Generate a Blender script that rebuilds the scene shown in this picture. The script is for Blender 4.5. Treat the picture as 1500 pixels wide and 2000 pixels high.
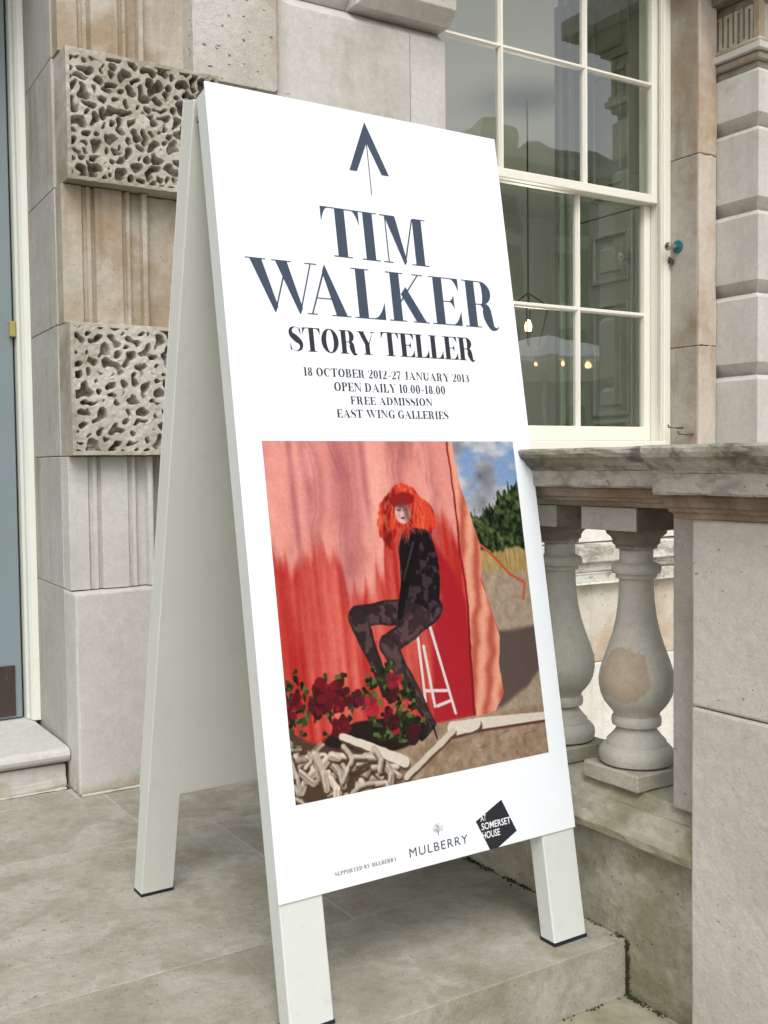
import bpy, bmesh, math, random
import numpy as np
from mathutils import Vector, Matrix
random.seed(7); rng = np.random.default_rng(11)
S = bpy.context.scene
for o in list(bpy.data.objects): bpy.data.objects.remove(o)
col = S.collection
R = math.radians
ROOM_W = 36

# ------------------------------------------------------------ camera
cam = bpy.data.cameras.new('camera'); cam_o = bpy.data.objects.new('camera', cam); col.objects.link(cam_o)
yaw, pitch, roll = R(32.588), R(-2.582), R(-0.651)
f = Vector((math.sin(yaw)*math.cos(pitch), math.cos(yaw)*math.cos(pitch), math.sin(pitch)))
r = Vector((math.cos(yaw), -math.sin(yaw), 0)); u = r.cross(f)
r, u = math.cos(roll)*r + math.sin(roll)*u, -math.sin(roll)*r + math.cos(roll)*u
m = Matrix((r, u, -f)).transposed().to_4x4(); m.translation = (0, 0, 1.05)
cam_o.matrix_world = m
cam.sensor_fit = 'HORIZONTAL'; cam.sensor_width = 36; cam.lens = 2064.6/1500*36
cam.clip_start = .05; cam.clip_end = 500
S.camera = cam_o

# ------------------------------------------------------------ sky and light (bright overcast)
w = bpy.data.worlds.new('World'); S.world = w; w.use_nodes = True
nt = w.node_tree; nt.nodes.clear()
SUN_EL, SUN_AZ = 52, 205         # azimuth clockwise from +Y
sky = nt.nodes.new('ShaderNodeTexSky'); sky.sky_type = 'NISHITA'; sky.sun_disc = False
sky.sun_elevation = R(SUN_EL); sky.sun_rotation = R(SUN_AZ)
sky.air_density = 1.0; sky.dust_density = 3.0
hs = nt.nodes.new('ShaderNodeHueSaturation'); hs.inputs['Saturation'].default_value = .14
bg = nt.nodes.new('ShaderNodeBackground'); bg.inputs['Strength'].default_value = .15
out = nt.nodes.new('ShaderNodeOutputWorld')
nt.links.new(sky.outputs[0], hs.inputs['Color']); nt.links.new(hs.outputs[0], bg.inputs[0]); nt.links.new(bg.outputs[0], out.inputs[0])
sun = bpy.data.lights.new('sun', 'SUN'); sun.energy = .75; sun.angle = R(26); sun.color = (1, .975, .94)
so = bpy.data.objects.new('sun', sun); col.objects.link(so)
az, el = R(SUN_AZ), R(SUN_EL)
so.rotation_euler = Vector((math.sin(az)*math.cos(el), math.cos(az)*math.cos(el), math.sin(el))).to_track_quat('Z', 'Y').to_euler()
S.view_settings.view_transform = 'Standard'; S.view_settings.look = 'None'
S.view_settings.gamma = 1; S.view_settings.use_curve_mapping = False
S.view_settings.exposure = .72

# ------------------------------------------------------------ materials
def lin(c):
    return tuple((x/12.92 if x <= .04045 else ((x+.055)/1.055)**2.4) for x in (v/255 for v in c))
def new_mat(name):
    mt = bpy.data.materials.new(name); mt.use_nodes = True
    t = mt.node_tree; b = t.nodes['Principled BSDF']; return mt, t, b
def N(t, typ, **k):
    n = t.nodes.new(typ)
    for a, v in k.items():
        if a in n.inputs: n.inputs[a].default_value = v
        else: setattr(n, a, v)
    return n
def mixc(t, fac, a, b, mode='MIX'):
    n = t.nodes.new('ShaderNodeMix'); n.data_type = 'RGBA'; n.blend_type = mode
    for sock, v in ((n.inputs[0], fac), (n.inputs[6], a), (n.inputs[7], b)):
        if isinstance(v, (float, int)): sock.default_value = v
        elif isinstance(v, tuple): sock.default_value = (*v[:3], 1)
        else: t.links.new(v, sock)
    return n.outputs[2]
def math_(t, op, a, b=None, clamp=False):
    n = t.nodes.new('ShaderNodeMath'); n.operation = op; n.use_clamp = clamp
    for i, v in enumerate((a, b)):
        if v is None: continue
        if isinstance(v, (float, int)): n.inputs[i].default_value = v
        else: t.links.new(v, n.inputs[i])
    return n.outputs[0]
def ramp(t, fac, lo, hi):
    n = t.nodes.new('ShaderNodeMapRange'); n.interpolation_type = 'SMOOTHSTEP'
    n.inputs[1].default_value = lo; n.inputs[2].default_value = hi; t.links.new(fac, n.inputs[0]); return n.outputs[0]
def noise(t, vec, scale, detail=4, rough=.6, dist=0.):
    n = N(t, 'ShaderNodeTexNoise'); n.inputs['Scale'].default_value = scale; n.inputs['Detail'].default_value = detail
    n.inputs['Roughness'].default_value = rough; n.inputs['Distortion'].default_value = dist
    t.links.new(vec, n.inputs['Vector']); return n.outputs['Fac']
def posvec(t, sc=(1, 1, 1), per_object=True):
    g = t.nodes.new('ShaderNodeNewGeometry'); mp = t.nodes.new('ShaderNodeMapping'); mp.inputs['Scale'].default_value = sc
    src = g.outputs['Position']
    if per_object:
        oi = t.nodes.new('ShaderNodeObjectInfo'); v = t.nodes.new('ShaderNodeVectorMath'); v.operation = 'MULTIPLY_ADD'
        v.inputs[1].default_value = (37, 23, 51); t.links.new(oi.outputs['Random'], v.inputs[0]); t.links.new(src, v.inputs[2]); src = v.outputs[0]
    t.links.new(src, mp.inputs['Vector']); return mp.outputs[0]

def stone(name, base, light, stain, stain_lo=.5, stain_hi=.7, stain_amt=.8, streak=.3, grime=.0, algae=0., pits=.25, bump=.5, sc=1., pscale=55, plo=.70, footc=None, zfoot=None, rust=0., var=.1, patch=None):
    mt, t, b = new_mat(name)
    p = posvec(t); ps = posvec(t, (6, 6, .55))
    c = mixc(t, ramp(t, noise(t, p, 2.1*sc, 5, .6), .35, .65), base, light)
    fac = math_(t, 'MULTIPLY', ramp(t, noise(t, p, 2.8*sc, 6, .62, .4), stain_lo, stain_hi), stain_amt)
    c = mixc(t, fac, c, stain)
    if streak:
        sf = math_(t, 'MULTIPLY', ramp(t, noise(t, ps, 2.2, 4, .6), .5, .75), streak)
        c = mixc(t, sf, c, tuple(x*.55 for x in stain))
    if rust:
        rf = math_(t, 'MULTIPLY', ramp(t, noise(t, p, 3.7*sc, 3, .5, .6), .58, .72), rust)
        c = mixc(t, rf, c, (.25, .14, .065))
    if grime:
        gf = math_(t, 'MULTIPLY', ramp(t, noise(t, posvec(t, (1, 1, 2.2)), 9, 6, .7, .3), .45, .62), grime)
        c = mixc(t, gf, c, (.075, .068, .058))
    if footc:
        g = t.nodes.new('ShaderNodeNewGeometry'); sx = t.nodes.new('ShaderNodeSeparateXYZ'); t.links.new(g.outputs['Position'], sx.inputs[0])
        hz = ramp(t, math_(t, 'ADD', sx.outputs[2], math_(t, 'MULTIPLY', noise(t, p, 7, 5, .6), .30)), .23, .12)
        c = mixc(t, math_(t, 'MULTIPLY', hz, .8), c, footc)
    if algae:
        af = math_(t, 'MULTIPLY', ramp(t, noise(t, p, 5, 5, .65, .2), .42, .66), algae)
        if zfoot:
            z0, z1 = zfoot
            g = t.nodes.new('ShaderNodeNewGeometry'); sx = t.nodes.new('ShaderNodeSeparateXYZ'); t.links.new(g.outputs['Position'], sx.inputs[0])
            hz = ramp(t, math_(t, 'ADD', sx.outputs[2], math_(t, 'MULTIPLY', noise(t, p, 12, 4), .12)), z1, z0)
            af = math_(t, 'MAXIMUM', af, math_(t, 'MULTIPLY', hz, .8))
        c = mixc(t, af, c, (.115, .115, .035))
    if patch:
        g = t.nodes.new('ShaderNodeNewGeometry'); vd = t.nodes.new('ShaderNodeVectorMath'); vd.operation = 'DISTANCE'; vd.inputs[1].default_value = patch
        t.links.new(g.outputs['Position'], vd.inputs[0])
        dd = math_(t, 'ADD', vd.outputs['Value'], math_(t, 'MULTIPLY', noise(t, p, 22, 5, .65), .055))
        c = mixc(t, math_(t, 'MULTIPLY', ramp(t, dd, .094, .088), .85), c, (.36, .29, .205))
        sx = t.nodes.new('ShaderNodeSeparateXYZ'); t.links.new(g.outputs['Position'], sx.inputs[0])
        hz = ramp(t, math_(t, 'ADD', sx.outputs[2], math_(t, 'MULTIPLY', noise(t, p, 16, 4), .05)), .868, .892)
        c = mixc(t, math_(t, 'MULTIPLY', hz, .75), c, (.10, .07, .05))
    # fine grain and small dark pits
    gr = noise(t, p, 170, 3, .7); c = mixc(t, 1., c, mixc(t, gr, (1-var*2.2,)*3, (1+var*1.6,)*3), 'MULTIPLY')
    g2 = noise(t, p, 38, 4, .7); c = mixc(t, 1., c, mixc(t, g2, (1-var*2.2,)*3, (1+var*1.6,)*3), 'MULTIPLY')
    pn = noise(t, posvec(t, (1, 1, 1.6)), pscale, 2, .5); pf = ramp(t, pn, plo, plo+.06)
    c = mixc(t, math_(t, 'MULTIPLY', pf, pits), c, (.05, .042, .034))
    t.links.new(c, b.inputs['Base Color']); b.inputs['Roughness'].default_value = .92
    b.inputs['Specular IOR Level'].default_value = .25
    h = math_(t, 'ADD', math_(t, 'MULTIPLY', noise(t, p, 45, 6, .7), .7), math_(t, 'MULTIPLY', noise(t, p, 7, 4), 1.0))
    h = math_(t, 'SUBTRACT', h, math_(t, 'MULTIPLY', pf, pits*1.5))
    bp = N(t, 'ShaderNodeBump'); bp.inputs['Strength'].default_value = bump; bp.inputs['Distance'].default_value = .006
    t.links.new(h, bp.inputs['Height']); t.links.new(bp.outputs[0], b.inputs['Normal'])
    return mt

def paint(name, colr, rough=.45, dirt=.0, dirtc=(.25, .22, .16), bump=.15, spec=.4):
    mt, t, b = new_mat(name); p = posvec(t)
    c = mixc(t, noise(t, p, 6, 4), tuple(x*.93 for x in colr), tuple(min(x*1.04, .9) for x in colr))
    if dirt:
        c = mixc(t, math_(t, 'MULTIPLY', ramp(t, noise(t, p, 28, 6, .7), .55, .8), dirt), c, dirtc)
    t.links.new(c, b.inputs['Base Color']); b.inputs['Roughness'].default_value = rough; b.inputs['Specular IOR Level'].default_value = spec
    bp = N(t, 'ShaderNodeBump'); bp.inputs['Strength'].default_value = bump; bp.inputs['Distance'].default_value = .002
    t.links.new(noise(t, p, 60, 4), bp.inputs['Height']); t.links.new(bp.outputs[0], b.inputs['Normal'])
    return mt

M = {}
M['ashlar'] = stone('pale_portland_stone', (.44, .415, .375), (.53, .51, .475), (.33, .27, .20), .5, .74, .55, .18, pits=.35)
M['ashlar_warm'] = stone('warm_stained_stone', (.42, .375, .30), (.51, .47, .405), (.32, .245, .155), .44, .62, .8, .45, rust=.22, pits=.3, bump=.7)
M['ashlar_pit'] = stone('pock_marked_stone', (.45, .42, .37), (.53, .51, .47), (.36, .28, .20), .46, .66, .8, .2, rust=.2, pits=.65, bump=1.2, pscale=38, plo=.675)
M['plinth'] = stone('clean_plinth_stone', (.50, .485, .445), (.56, .545, .505), (.34, .28, .21), .58, .8, .45, .12, pits=.12, bump=.25, footc=(.30, .225, .14))
M['vermic'] = stone('carved_vermiculated_stone', (.43, .405, .345), (.52, .495, .435), (.22, .18, .13), .42, .68, .8, .15, pits=.2, bump=.6)
M['jamb'] = stone('grey_jamb_stone', (.40, .385, .345), (.46, .445, .405), (.30, .255, .20), .5, .72, .6, .5, pits=.1)
M['reveal'] = stone('brown_stained_reveal_stone', (.36, .335, .28), (.42, .39, .335), (.25, .185, .125), .4, .66, .8, .45, rust=.35, pits=.15)
M['strip'] = stone('rust_streaked_stone', (.49, .425, .35), (.54, .48, .41), (.40, .27, .17), .42, .66, .75, .3, rust=.3, pits=.1)
M['pier'] = stone('rusticated_pier_stone', (.475, .455, .41), (.545, .525, .485), (.33, .25, .17), .58, .74, .6, .15, pits=.12, bump=.3)
M['rail'] = stone('weathered_handrail_stone', (.36, .345, .295), (.44, .42, .37), (.25, .225, .165), .45, .68, .75, .15, grime=.45, pits=.6, bump=.8)
M['rail_dark'] = stone('lichen_blackened_stone', (.38, .37, .32), (.46, .45, .40), (.22, .21, .15), .44, .66, .8, .1, grime=.75, algae=.35, pits=.6, bump=1.)
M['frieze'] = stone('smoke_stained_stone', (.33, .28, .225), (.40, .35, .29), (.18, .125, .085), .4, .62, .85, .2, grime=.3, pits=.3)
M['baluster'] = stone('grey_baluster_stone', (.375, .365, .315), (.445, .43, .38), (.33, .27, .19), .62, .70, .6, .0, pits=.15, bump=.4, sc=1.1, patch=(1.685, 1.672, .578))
M['halfpier'] = stone('grey_half_pier_stone', (.37, .36, .325), (.43, .42, .385), (.30, .25, .18), .5, .72, .6, .15, pits=.4, bump=.6)
M['bal_dark'] = stone('sooty_shaded_block_stone', (.24, .20, .165), (.30, .26, .21), (.12, .085, .065), .4, .6, .8, .1, grime=.4, pits=.3)  # soot plus the shade of the narrow gap, both in the colour
M['bal_base'] = stone('mossy_base_stone', (.41, .395, .32), (.50, .485, .41), (.30, .265, .175), .4, .7, .75, .1, grime=.22, algae=.62, pits=.6, bump=1.1, pscale=75, plo=.69, zfoot=(-.12, .07))
M['ledge'] = stone('green_tinged_ledge_stone', (.37, .355, .29), (.43, .415, .35), (.25, .24, .15), .42, .68, .75, 0, grime=.1, algae=.6, pits=.3, bump=.5)
M['bigpier'] = stone('pitted_pier_stone', (.475, .452, .40), (.55, .53, .475), (.36, .31, .24), .52, .75, .5, .1, pits=.45, bump=.7, pscale=80, plo=.70)
M['slab'] = stone('worn_paving_stone', (.35, .33, .275), (.41, .395, .345), (.255, .23, .175), .42, .64, .6, 0, rust=.22, algae=.16, pits=.4, bump=.8, sc=2.3, var=.13, pscale=90, plo=.69)
M['slab_low'] = stone('mossy_paving_stone', (.30, .28, .20), (.37, .345, .27), (.20, .19, .09), .4, .66, .8, 0, algae=.6, pits=.2, bump=.4, sc=1.2)
M['joint'] = stone('mortar_joint', (.42, .395, .34), (.49, .465, .41), (.25, .22, .17), .5, .7, .5, 0, pits=0)
M['cream_wall'] = stone('whitewashed_wall', (.70, .68, .60), (.78, .765, .70), (.50, .38, .27), .5, .72, .6, .2, pits=.3, bump=.5)
M['patchy_wall'] = stone('patchy_bare_wall', (.60, .55, .46), (.70, .66, .58), (.45, .33, .22), .4, .66, .85, .3, rust=.35, pits=.5, bump=.8)
M['course'] = stone('weathered_string_course', (.58, .56, .49), (.66, .645, .58), (.40, .33, .24), .45, .7, .7, .1, grime=.55, pits=.6, bump=1.)
M['sash'] = paint('cream_window_paint', (.74, .715, .63), .4, .12)
M['frame_side'] = paint('cream_frame_paint', (.66, .64, .55), .45, .2)
M['doorframe'] = paint('white_door_frame_paint', (.66, .67, .60), .4, .15)
M['door'] = paint('blue_grey_door_paint', (.20, .245, .26), .4, .2, (.15, .17, .17))
M['kick'] = paint('dark_brown_kick_plate', (.05, .036, .028), .35, .3)
M['gasket'] = paint('dark_gap_filler', (.03, .03, .03), .8)
M['signwhite'] = paint('white_sign_paint', (.64, .66, .64), .4, .10, (.4, .38, .32), .1)
M['signlegs'] = paint('scuffed_cream_leg_paint', (.60, .615, .585), .4, .4, (.40, .37, .30), .12)
M['signrear'] = paint('scuffed_beige_rear_paint', (.59, .59, .54), .45, .3, (.40, .37, .30), .12)
M['signback'] = paint('cream_back_board', (.47, .465, .40), .6, .05)
M['poster'] = paint('matt_white_poster_print', (.765, .80, .84), .35, 0, bump=.02, spec=.3)
M['rubber'] = paint('black_rubber', (.012, .013, .02), .6)
M['ink'] = paint('slate_blue_ink', (.035, .052, .085), .4, bump=0)
M['ink_dark'] = paint('near_black_ink', (.018, .02, .028), .4, bump=0)
M['ink_grey'] = paint('mid_grey_ink', (.10, .115, .135), .4, bump=0)
M['ink_white'] = paint('white_ink', (.80, .82, .84), .4, bump=0)
M['shutter'] = paint('olive_interior_shutter_paint', (.25, .28, .205), .5, .05)
M['room'] = paint('dim_room_wall', (.60, .64, .57), .8)
M['moss'] = paint('dark_green_moss', (.040, .042, .016), .95, .6, (.085, .07, .035), .5, .1)
M['teal'] = paint('verdigris_teal_disc', (.015, .13, .16), .5, .4, (.1, .25, .22))
M['nail'] = paint('dark_iron', (.05, .05, .045), .5)
mt, t, b = new_mat('worn_chrome'); b.inputs['Metallic'].default_value = 1; b.inputs['Roughness'].default_value = .25; b.inputs['Base Color'].default_value = (.6, .58, .52, 1); M['chrome'] = mt
# window glass: clear with two-surface fresnel reflection
mt, t, b = new_mat('old_window_glass'); t.nodes.remove(b)
tr = N(t, 'ShaderNodeBsdfTransparent'); tr.inputs[0].default_value = (.95, .97, .95, 1)
gl = N(t, 'ShaderNodeBsdfGlossy'); gl.inputs['Roughness'].default_value = .01; gl.inputs[0].default_value = (.95, .95, 1, 1)
bp = N(t, 'ShaderNodeBump'); bp.inputs['Strength'].default_value = .12; bp.inputs['Distance'].default_value = .01
t.links.new(noise(t, posvec(t), 3.5, 1), bp.inputs['Height']); t.links.new(bp.outputs[0], gl.inputs['Normal'])
g = t.nodes.new('ShaderNodeNewGeometry'); dt = t.nodes.new('ShaderNodeVectorMath'); dt.operation = 'DOT_PRODUCT'
t.links.new(g.outputs['Normal'], dt.inputs[0]); t.links.new(g.outputs['Incoming'], dt.inputs[1])
sch = math_(t, 'POWER', math_(t, 'SUBTRACT', 1., math_(t, 'ABSOLUTE', dt.outputs['Value'])), 5.)
fac = math_(t, 'ADD', math_(t, 'MULTIPLY', sch, .9), .15)          # both surfaces of the pane, counted once
fac = math_(t, 'MULTIPLY', fac, math_(t, 'SUBTRACT', 1., g.outputs['Backfacing']))
ms = N(t, 'ShaderNodeMixShader'); t.links.new(fac, ms.inputs[0])
t.links.new(tr.outputs[0], ms.inputs[1]); t.links.new(gl.outputs[0], ms.inputs[2]); t.links.new(ms.outputs[0], t.nodes['Material Output'].inputs[0])
M['glass'] = mt
def emis(name, c, s):
    mt, t, b = new_mat(name); b.inputs['Emission Color'].default_value = (*c, 1); b.inputs['Emission Strength'].default_value = s; b.inputs['Base Color'].default_value = (*c, 1); return mt
M['bulb'] = emis('warm_bulb', (1, .60, .25), 7)
M['canvas'] = paint('white_canvas', (.75, .76, .76), .8)
M['opp'] = stone('far_facade_stone', (.42, .41, .38), (.50, .49, .46), (.3, .28, .25), .45, .7, .6, .4, pits=0, bump=.1, sc=.2)
M['oppwin'] = paint('far_window_dark', (.02, .022, .025), .2)
M['roof'] = paint('slate_roof', (.07, .075, .085), .6)
mt, t, b = new_mat('printed_photograph'); a = N(t, 'ShaderNodeVertexColor'); a.layer_name = 'print'
t.links.new(a.outputs[0], b.inputs['Base Color']); b.inputs['Roughness'].default_value = .32; b.inputs['Specular IOR Level'].default_value = .3
M['print'] = mt

# ------------------------------------------------------------ builders
class MB:
    def __init__(s): s.v = []; s.f = []
    def add(s, vs, fs):
        n = len(s.v); s.v += [tuple(x) for x in vs]; s.f += [tuple(i+n for i in q) for q in fs]; return s
    def box(s, x0, x1, y0, y1, z0, z1):
        return s.add([(x0,y0,z0),(x1,y0,z0),(x1,y1,z0),(x0,y1,z0),(x0,y0,z1),(x1,y0,z1),(x1,y1,z1),(x0,y1,z1)],
                     [(0,3,2,1),(4,5,6,7),(0,1,5,4),(1,2,6,5),(2,3,7,6),(3,0,4,7)])
    def sweep(s, prof, p0, p1, ax):
        """prof: list of (a, z) closed; ax 'y': a is X, swept along Y from p0 to p1; ax 'x': a is Y swept along X."""
        n = len(prof); vs = []
        for q in (p0, p1):
            for a, z in prof: vs.append((a, q, z) if ax == 'y' else (q, a, z))
        fs = [(i, (i+1) % n, n+(i+1) % n, n+i) for i in range(n)] + [tuple(range(n))[::-1], tuple(range(n, 2*n))]
        return s.add(vs, fs)
    def lathe(s, prof, cx, cy, seg=48):
        n = len(prof); vs = []
        for k in range(seg):
            a = 2*math.pi*k/seg
            for rr, z in prof: vs.append((cx+rr*math.cos(a), cy+rr*math.sin(a), z))
        fs = [(k*n+i, ((k+1) % seg)*n+i, ((k+1) % seg)*n+i+1, k*n+i+1) for k in range(seg) for i in range(n-1)]
        return s.add(vs, fs)
    def tube(s, pts, rad, seg=8):
        pts = [Vector(p) for p in pts]; n0 = len(s.v)
        for i, p in enumerate(pts):
            d = (pts[min(i+1, len(pts)-1)]-pts[max(i-1, 0)]).normalized(); a = d.orthogonal().normalized(); bq = d.cross(a)
            for k in range(seg):
                q = 2*math.pi*k/seg; s.v.append(tuple(p+rad*(math.cos(q)*a+math.sin(q)*bq)))
        for i in range(len(pts)-1):
            for k in range(seg): s.f.append((n0+i*seg+k, n0+i*seg+(k+1) % seg, n0+(i+1)*seg+(k+1) % seg, n0+(i+1)*seg+k))
        s.f.append(tuple(n0+k for k in range(seg))[::-1]); s.f.append(tuple(n0+(len(pts)-1)*seg+k for k in range(seg)))
        return s
    def build(s, name, mat, parent=None, bevel=0, smooth=False, fixn=True, segs=2):
        me = bpy.data.meshes.new(name); me.from_pydata(s.v, [], s.f); me.update()
        if fixn:
            bm = bmesh.new(); bm.from_mesh(me); bmesh.ops.recalc_face_normals(bm, faces=bm.faces); bm.to_mesh(me); bm.free()
        me.materials.append(mat)
        if smooth:
            for p in me.polygons: p.use_smooth = True
        o = bpy.data.objects.new(name, me); col.objects.link(o)
        if parent: o.parent = parent
        if bevel:
            md = o.modifiers.new('bevel', 'BEVEL'); md.width = bevel; md.segments = segs; md.limit_method = 'ANGLE'; md.angle_limit = R(35)
        return o
def empty(name, loc=(0, 0, 0)):
    o = bpy.data.objects.new(name, None); o.empty_display_size = .1; col.objects.link(o); return o
def tag(o, label=None, cat=None, group=None, kind=None):
    if label: o['label'] = label
    if cat: o['category'] = cat
    if group: o['group'] = group
    if kind: o['kind'] = kind
    return o
def rough_edges(o, amp, cuts=6, seed=0):
    """subdivide and jitter a stone a little so that its arrises are not ruler straight"""
    bm = bmesh.new(); bm.from_mesh(o.data)
    bmesh.ops.subdivide_edges(bm, edges=bm.edges[:], cuts=cuts, use_grid_fill=True)
    rr = random.Random(seed)
    for v in bm.verts:
        if len(v.link_faces) and v.calc_shell_factor() > 1.05: v.co += Vector([rr.uniform(-amp, amp) for _ in range(3)])
    bm.to_mesh(o.data); bm.free(); return o

# ------------------------------------------------------------ setting: ground
YP = 3.335      # face of the wall
land = tag(MB().box(-2.2, 1.67, 1.66, YP+.11, -.6, -.0022).build('landing', M['joint']), 'raised stone landing paved with large worn slabs in front of the building', kind='structure')
def slab(x0, x1, y0, y1, z1=0., th=.1, mat='slab', par=land, g=.0025):
    o = MB().box(x0+g, x1-g, y0+g, y1-g, z1-th, z1+random.uniform(-.0012, .0012)).build('paving_slab', M[mat], par, bevel=.0022)
    return o
def row(xs, y0, y1, **k):
    for a, b_ in zip(xs, xs[1:]): slab(a, b_, y0, y1, **k)
row((-2.2, -1.1, .02, 1.672), 1.64, 2.07, th=.16)
row((-2.2, -1.0, .21, 1.228, 1.672), 2.07, 2.87)
row((-2.2, -1.4, -.2, 1.042, 1.52, 1.672), 2.87, YP-.004)
MB().box(-2.2, .955, YP-.001, YP+.108, -.1, 0).build('paving_slab', M['slab'], land, bevel=.003)
gnd = tag(MB().box(-6, 1.674, -4, 1.68, -.7, -.1272).build('pavement', M['joint']), 'lower pavement of mossy slabs one step below the landing', kind='structure')
for (a, b_, c, d) in ((-3, -1.2, .9, 1.645), (-1.2, .45, .9, 1.645), (.45, 1.672, .9, 1.645), (-3, -.6, .1, .9), (-.6, 1.0, .1, .9), (1.0, 1.672, .1, .9)):
    slab(a, b_, c, d, z1=-.125, mat='slab_low', par=gnd)
tag(MB().box(1.9, 60, -4, YP+.3, -1.7, -1.5).build('basement_area_floor', M['cream_wall']), 'pale floor of the sunken area behind the balustrade', kind='structure')
tag(MB().box(-80, 80, -80, -4.002, -.9, -.14).build('courtyard_ground', M['slab']), 'open courtyard ground reaching away behind the viewer', kind='structure')

# ------------------------------------------------------------ the building
bld = tag(empty('stone_building'), 'pale classical stone building with vermiculated blocks, tall sash window and blue-grey door', 'building')
def blk(name, x0, x1, y0, y1, z0, z1, mat='ashlar', bev=.006, amp=.0024, seed=None):
    o = MB().box(x0, x1, y0, y1, z0, z1).build(name, M[mat], bld)
    rough_edges(o, amp, 5, seed if seed is not None else random.randint(0, 999))
    md = o.modifiers.new('bevel', 'BEVEL'); md.width = bev; md.segments = 2; md.limit_method = 'ANGLE'; md.angle_limit = R(35)
    return o
# wall core behind the facing stones
MB().box(1.30, 2.40, 3.47, 3.9, -1.5, 4.2).build('wall', M['ashlar_warm'], bld)
# plinth block beside the door and its ledge
blk('plinth', .968, 1.60, YP, 3.466, .001, .652, 'plinth', .008)
blk('plinth', 1.604, 2.30, YP+.001, 3.466, .001, .652, 'plinth', .008)
# pilaster shaft segments with reeded edges
def shaft(z0, z1, mat):
    m_ = MB()
    ys = 3.395
    prof = [(.975, 3.47), (.972, ys), (1.036, ys), (1.042, ys+.012), (1.050, ys+.012), (1.054, ys+.002), (1.066, ys+.002), (1.070, ys+.016), (1.077, ys+.016),
            (1.081, ys), (1.168, ys), (1.173, ys+.015), (1.181, ys+.015), (1.186, ys+.004), (1.196, ys+.004), (1.20, ys+.022), (1.232, ys+.022),
            (1.236, ys-.004), (1.250, ys-.006), (1.256, ys+.0), (1.258, 3.47)]
    n = len(prof); vs = [(x, y, z) for z in (z0, z1) for x, y in prof]
    fs = [(i, (i+1) % n, n+(i+1) % n, n+i) for i in range(n)] + [tuple(range(n))[::-1], tuple(range(n, 2*n))]
    m_.add(vs, fs); m_.build('pilaster_shaft', M[mat], bld, bevel=.0015)
shaft(.655, 1.086, 'plinth'); shaft(1.512, 1.95, 'ashlar_warm'); shaft(2.363, 2.9, 'ashlar_warm'); shaft(2.904, 3.5, 'ashlar_warm')
for z0, z1, mt_ in ((.655, 1.086, 'jamb'), (1.512, 1.95, 'ashlar_warm'), (2.363, 3.5, 'ashlar_warm')):
    blk('wall_stone', 1.259, 1.42, 3.425, 3.6, z0, z1, mt_, .003)
# vermiculated blocks: a real carved height field
def worms(nx, nz, wx, wz, seed, pitch=.044, land=.0058, dmul=1.):
    rg = np.random.default_rng(seed)
    pts = []
    gx, gz = int(wx/pitch)+2, int(wz/(pitch*.86))+2
    for j in range(-1, gz):
        for i in range(-1, gx):
            pts.append(((i+.5+.5*(j % 2)+rg.uniform(-.36, .36))*pitch, (j+.5+rg.uniform(-.33, .33))*pitch*.86))
    pts = np.array(pts); ids = np.arange(len(pts))
    for k in rg.permutation(len(pts)):
        if rg.random() < .62:
            d = np.hypot(*(pts-pts[k]).T); cand = [c for c in np.argsort(d)[1:4] if (ids == ids[c]).sum() < 3 and (ids == ids[k]).sum() < 3]
            if cand: ids[ids == ids[k]] = ids[cand[0]]
    X, Z = np.meshgrid(np.linspace(0, wx, nx), np.linspace(0, wz, nz))
    # domain warp for wobbly rims
    def vn(sc, s2):
        g = np.random.default_rng(s2).uniform(-1, 1, (int(wz/sc)+3, int(wx/sc)+3))
        fx, fz = X/sc, Z/sc; i, j = fx.astype(int), fz.astype(int); a, b2 = fx-i, fz-j; a = a*a*(3-2*a); b2 = b2*b2*(3-2*b2)
        return (g[j, i]*(1-a)+g[j, i+1]*a)*(1-b2)+(g[j+1, i]*(1-a)+g[j+1, i+1]*a)*b2
    Xw = X+vn(.022, seed+1)*.010+vn(.010, seed+2)*.005; Zw = Z+vn(.022, seed+3)*.010+vn(.010, seed+4)*.005
    d1 = np.full(X.shape, 9.); id1 = np.zeros(X.shape, int); D = []
    for k, (px, pz) in enumerate(pts):
        d = np.hypot((Xw-px)*.92, Zw-pz); D.append(d); mk = d < d1; d1[mk] = d[mk]; id1[mk] = ids[k]
    d2 = np.full(X.shape, 9.)
    for k in range(len(pts)):
        mk = (ids[k] != id1) & (D[k] < d2); d2[mk] = D[k][mk]
    e = (d2-d1)/2 - land - vn(.025, seed+5)*.0026
    rim = np.minimum(np.minimum(X, wx-X)-.012, np.minimum(Z, wz-Z)-.012)
    for _ in range(3):
        for ax_ in (0, 1): e = (np.roll(e, 2, ax_)+np.roll(e, -2, ax_)+np.roll(e, 1, ax_)+np.roll(e, -1, ax_)+e)/5
    e = np.minimum(e, rim)
    t_ = np.clip(e/.0052, 0, 1); t_ = t_*t_*(3-2*t_)
    dep = t_*(.038+.014*vn(.03, seed+6)+.004*vn(.008, seed+7))*dmul + (1-t_)*.0016*(1+vn(.012, seed+8))
    return X, Z, dep
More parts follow.
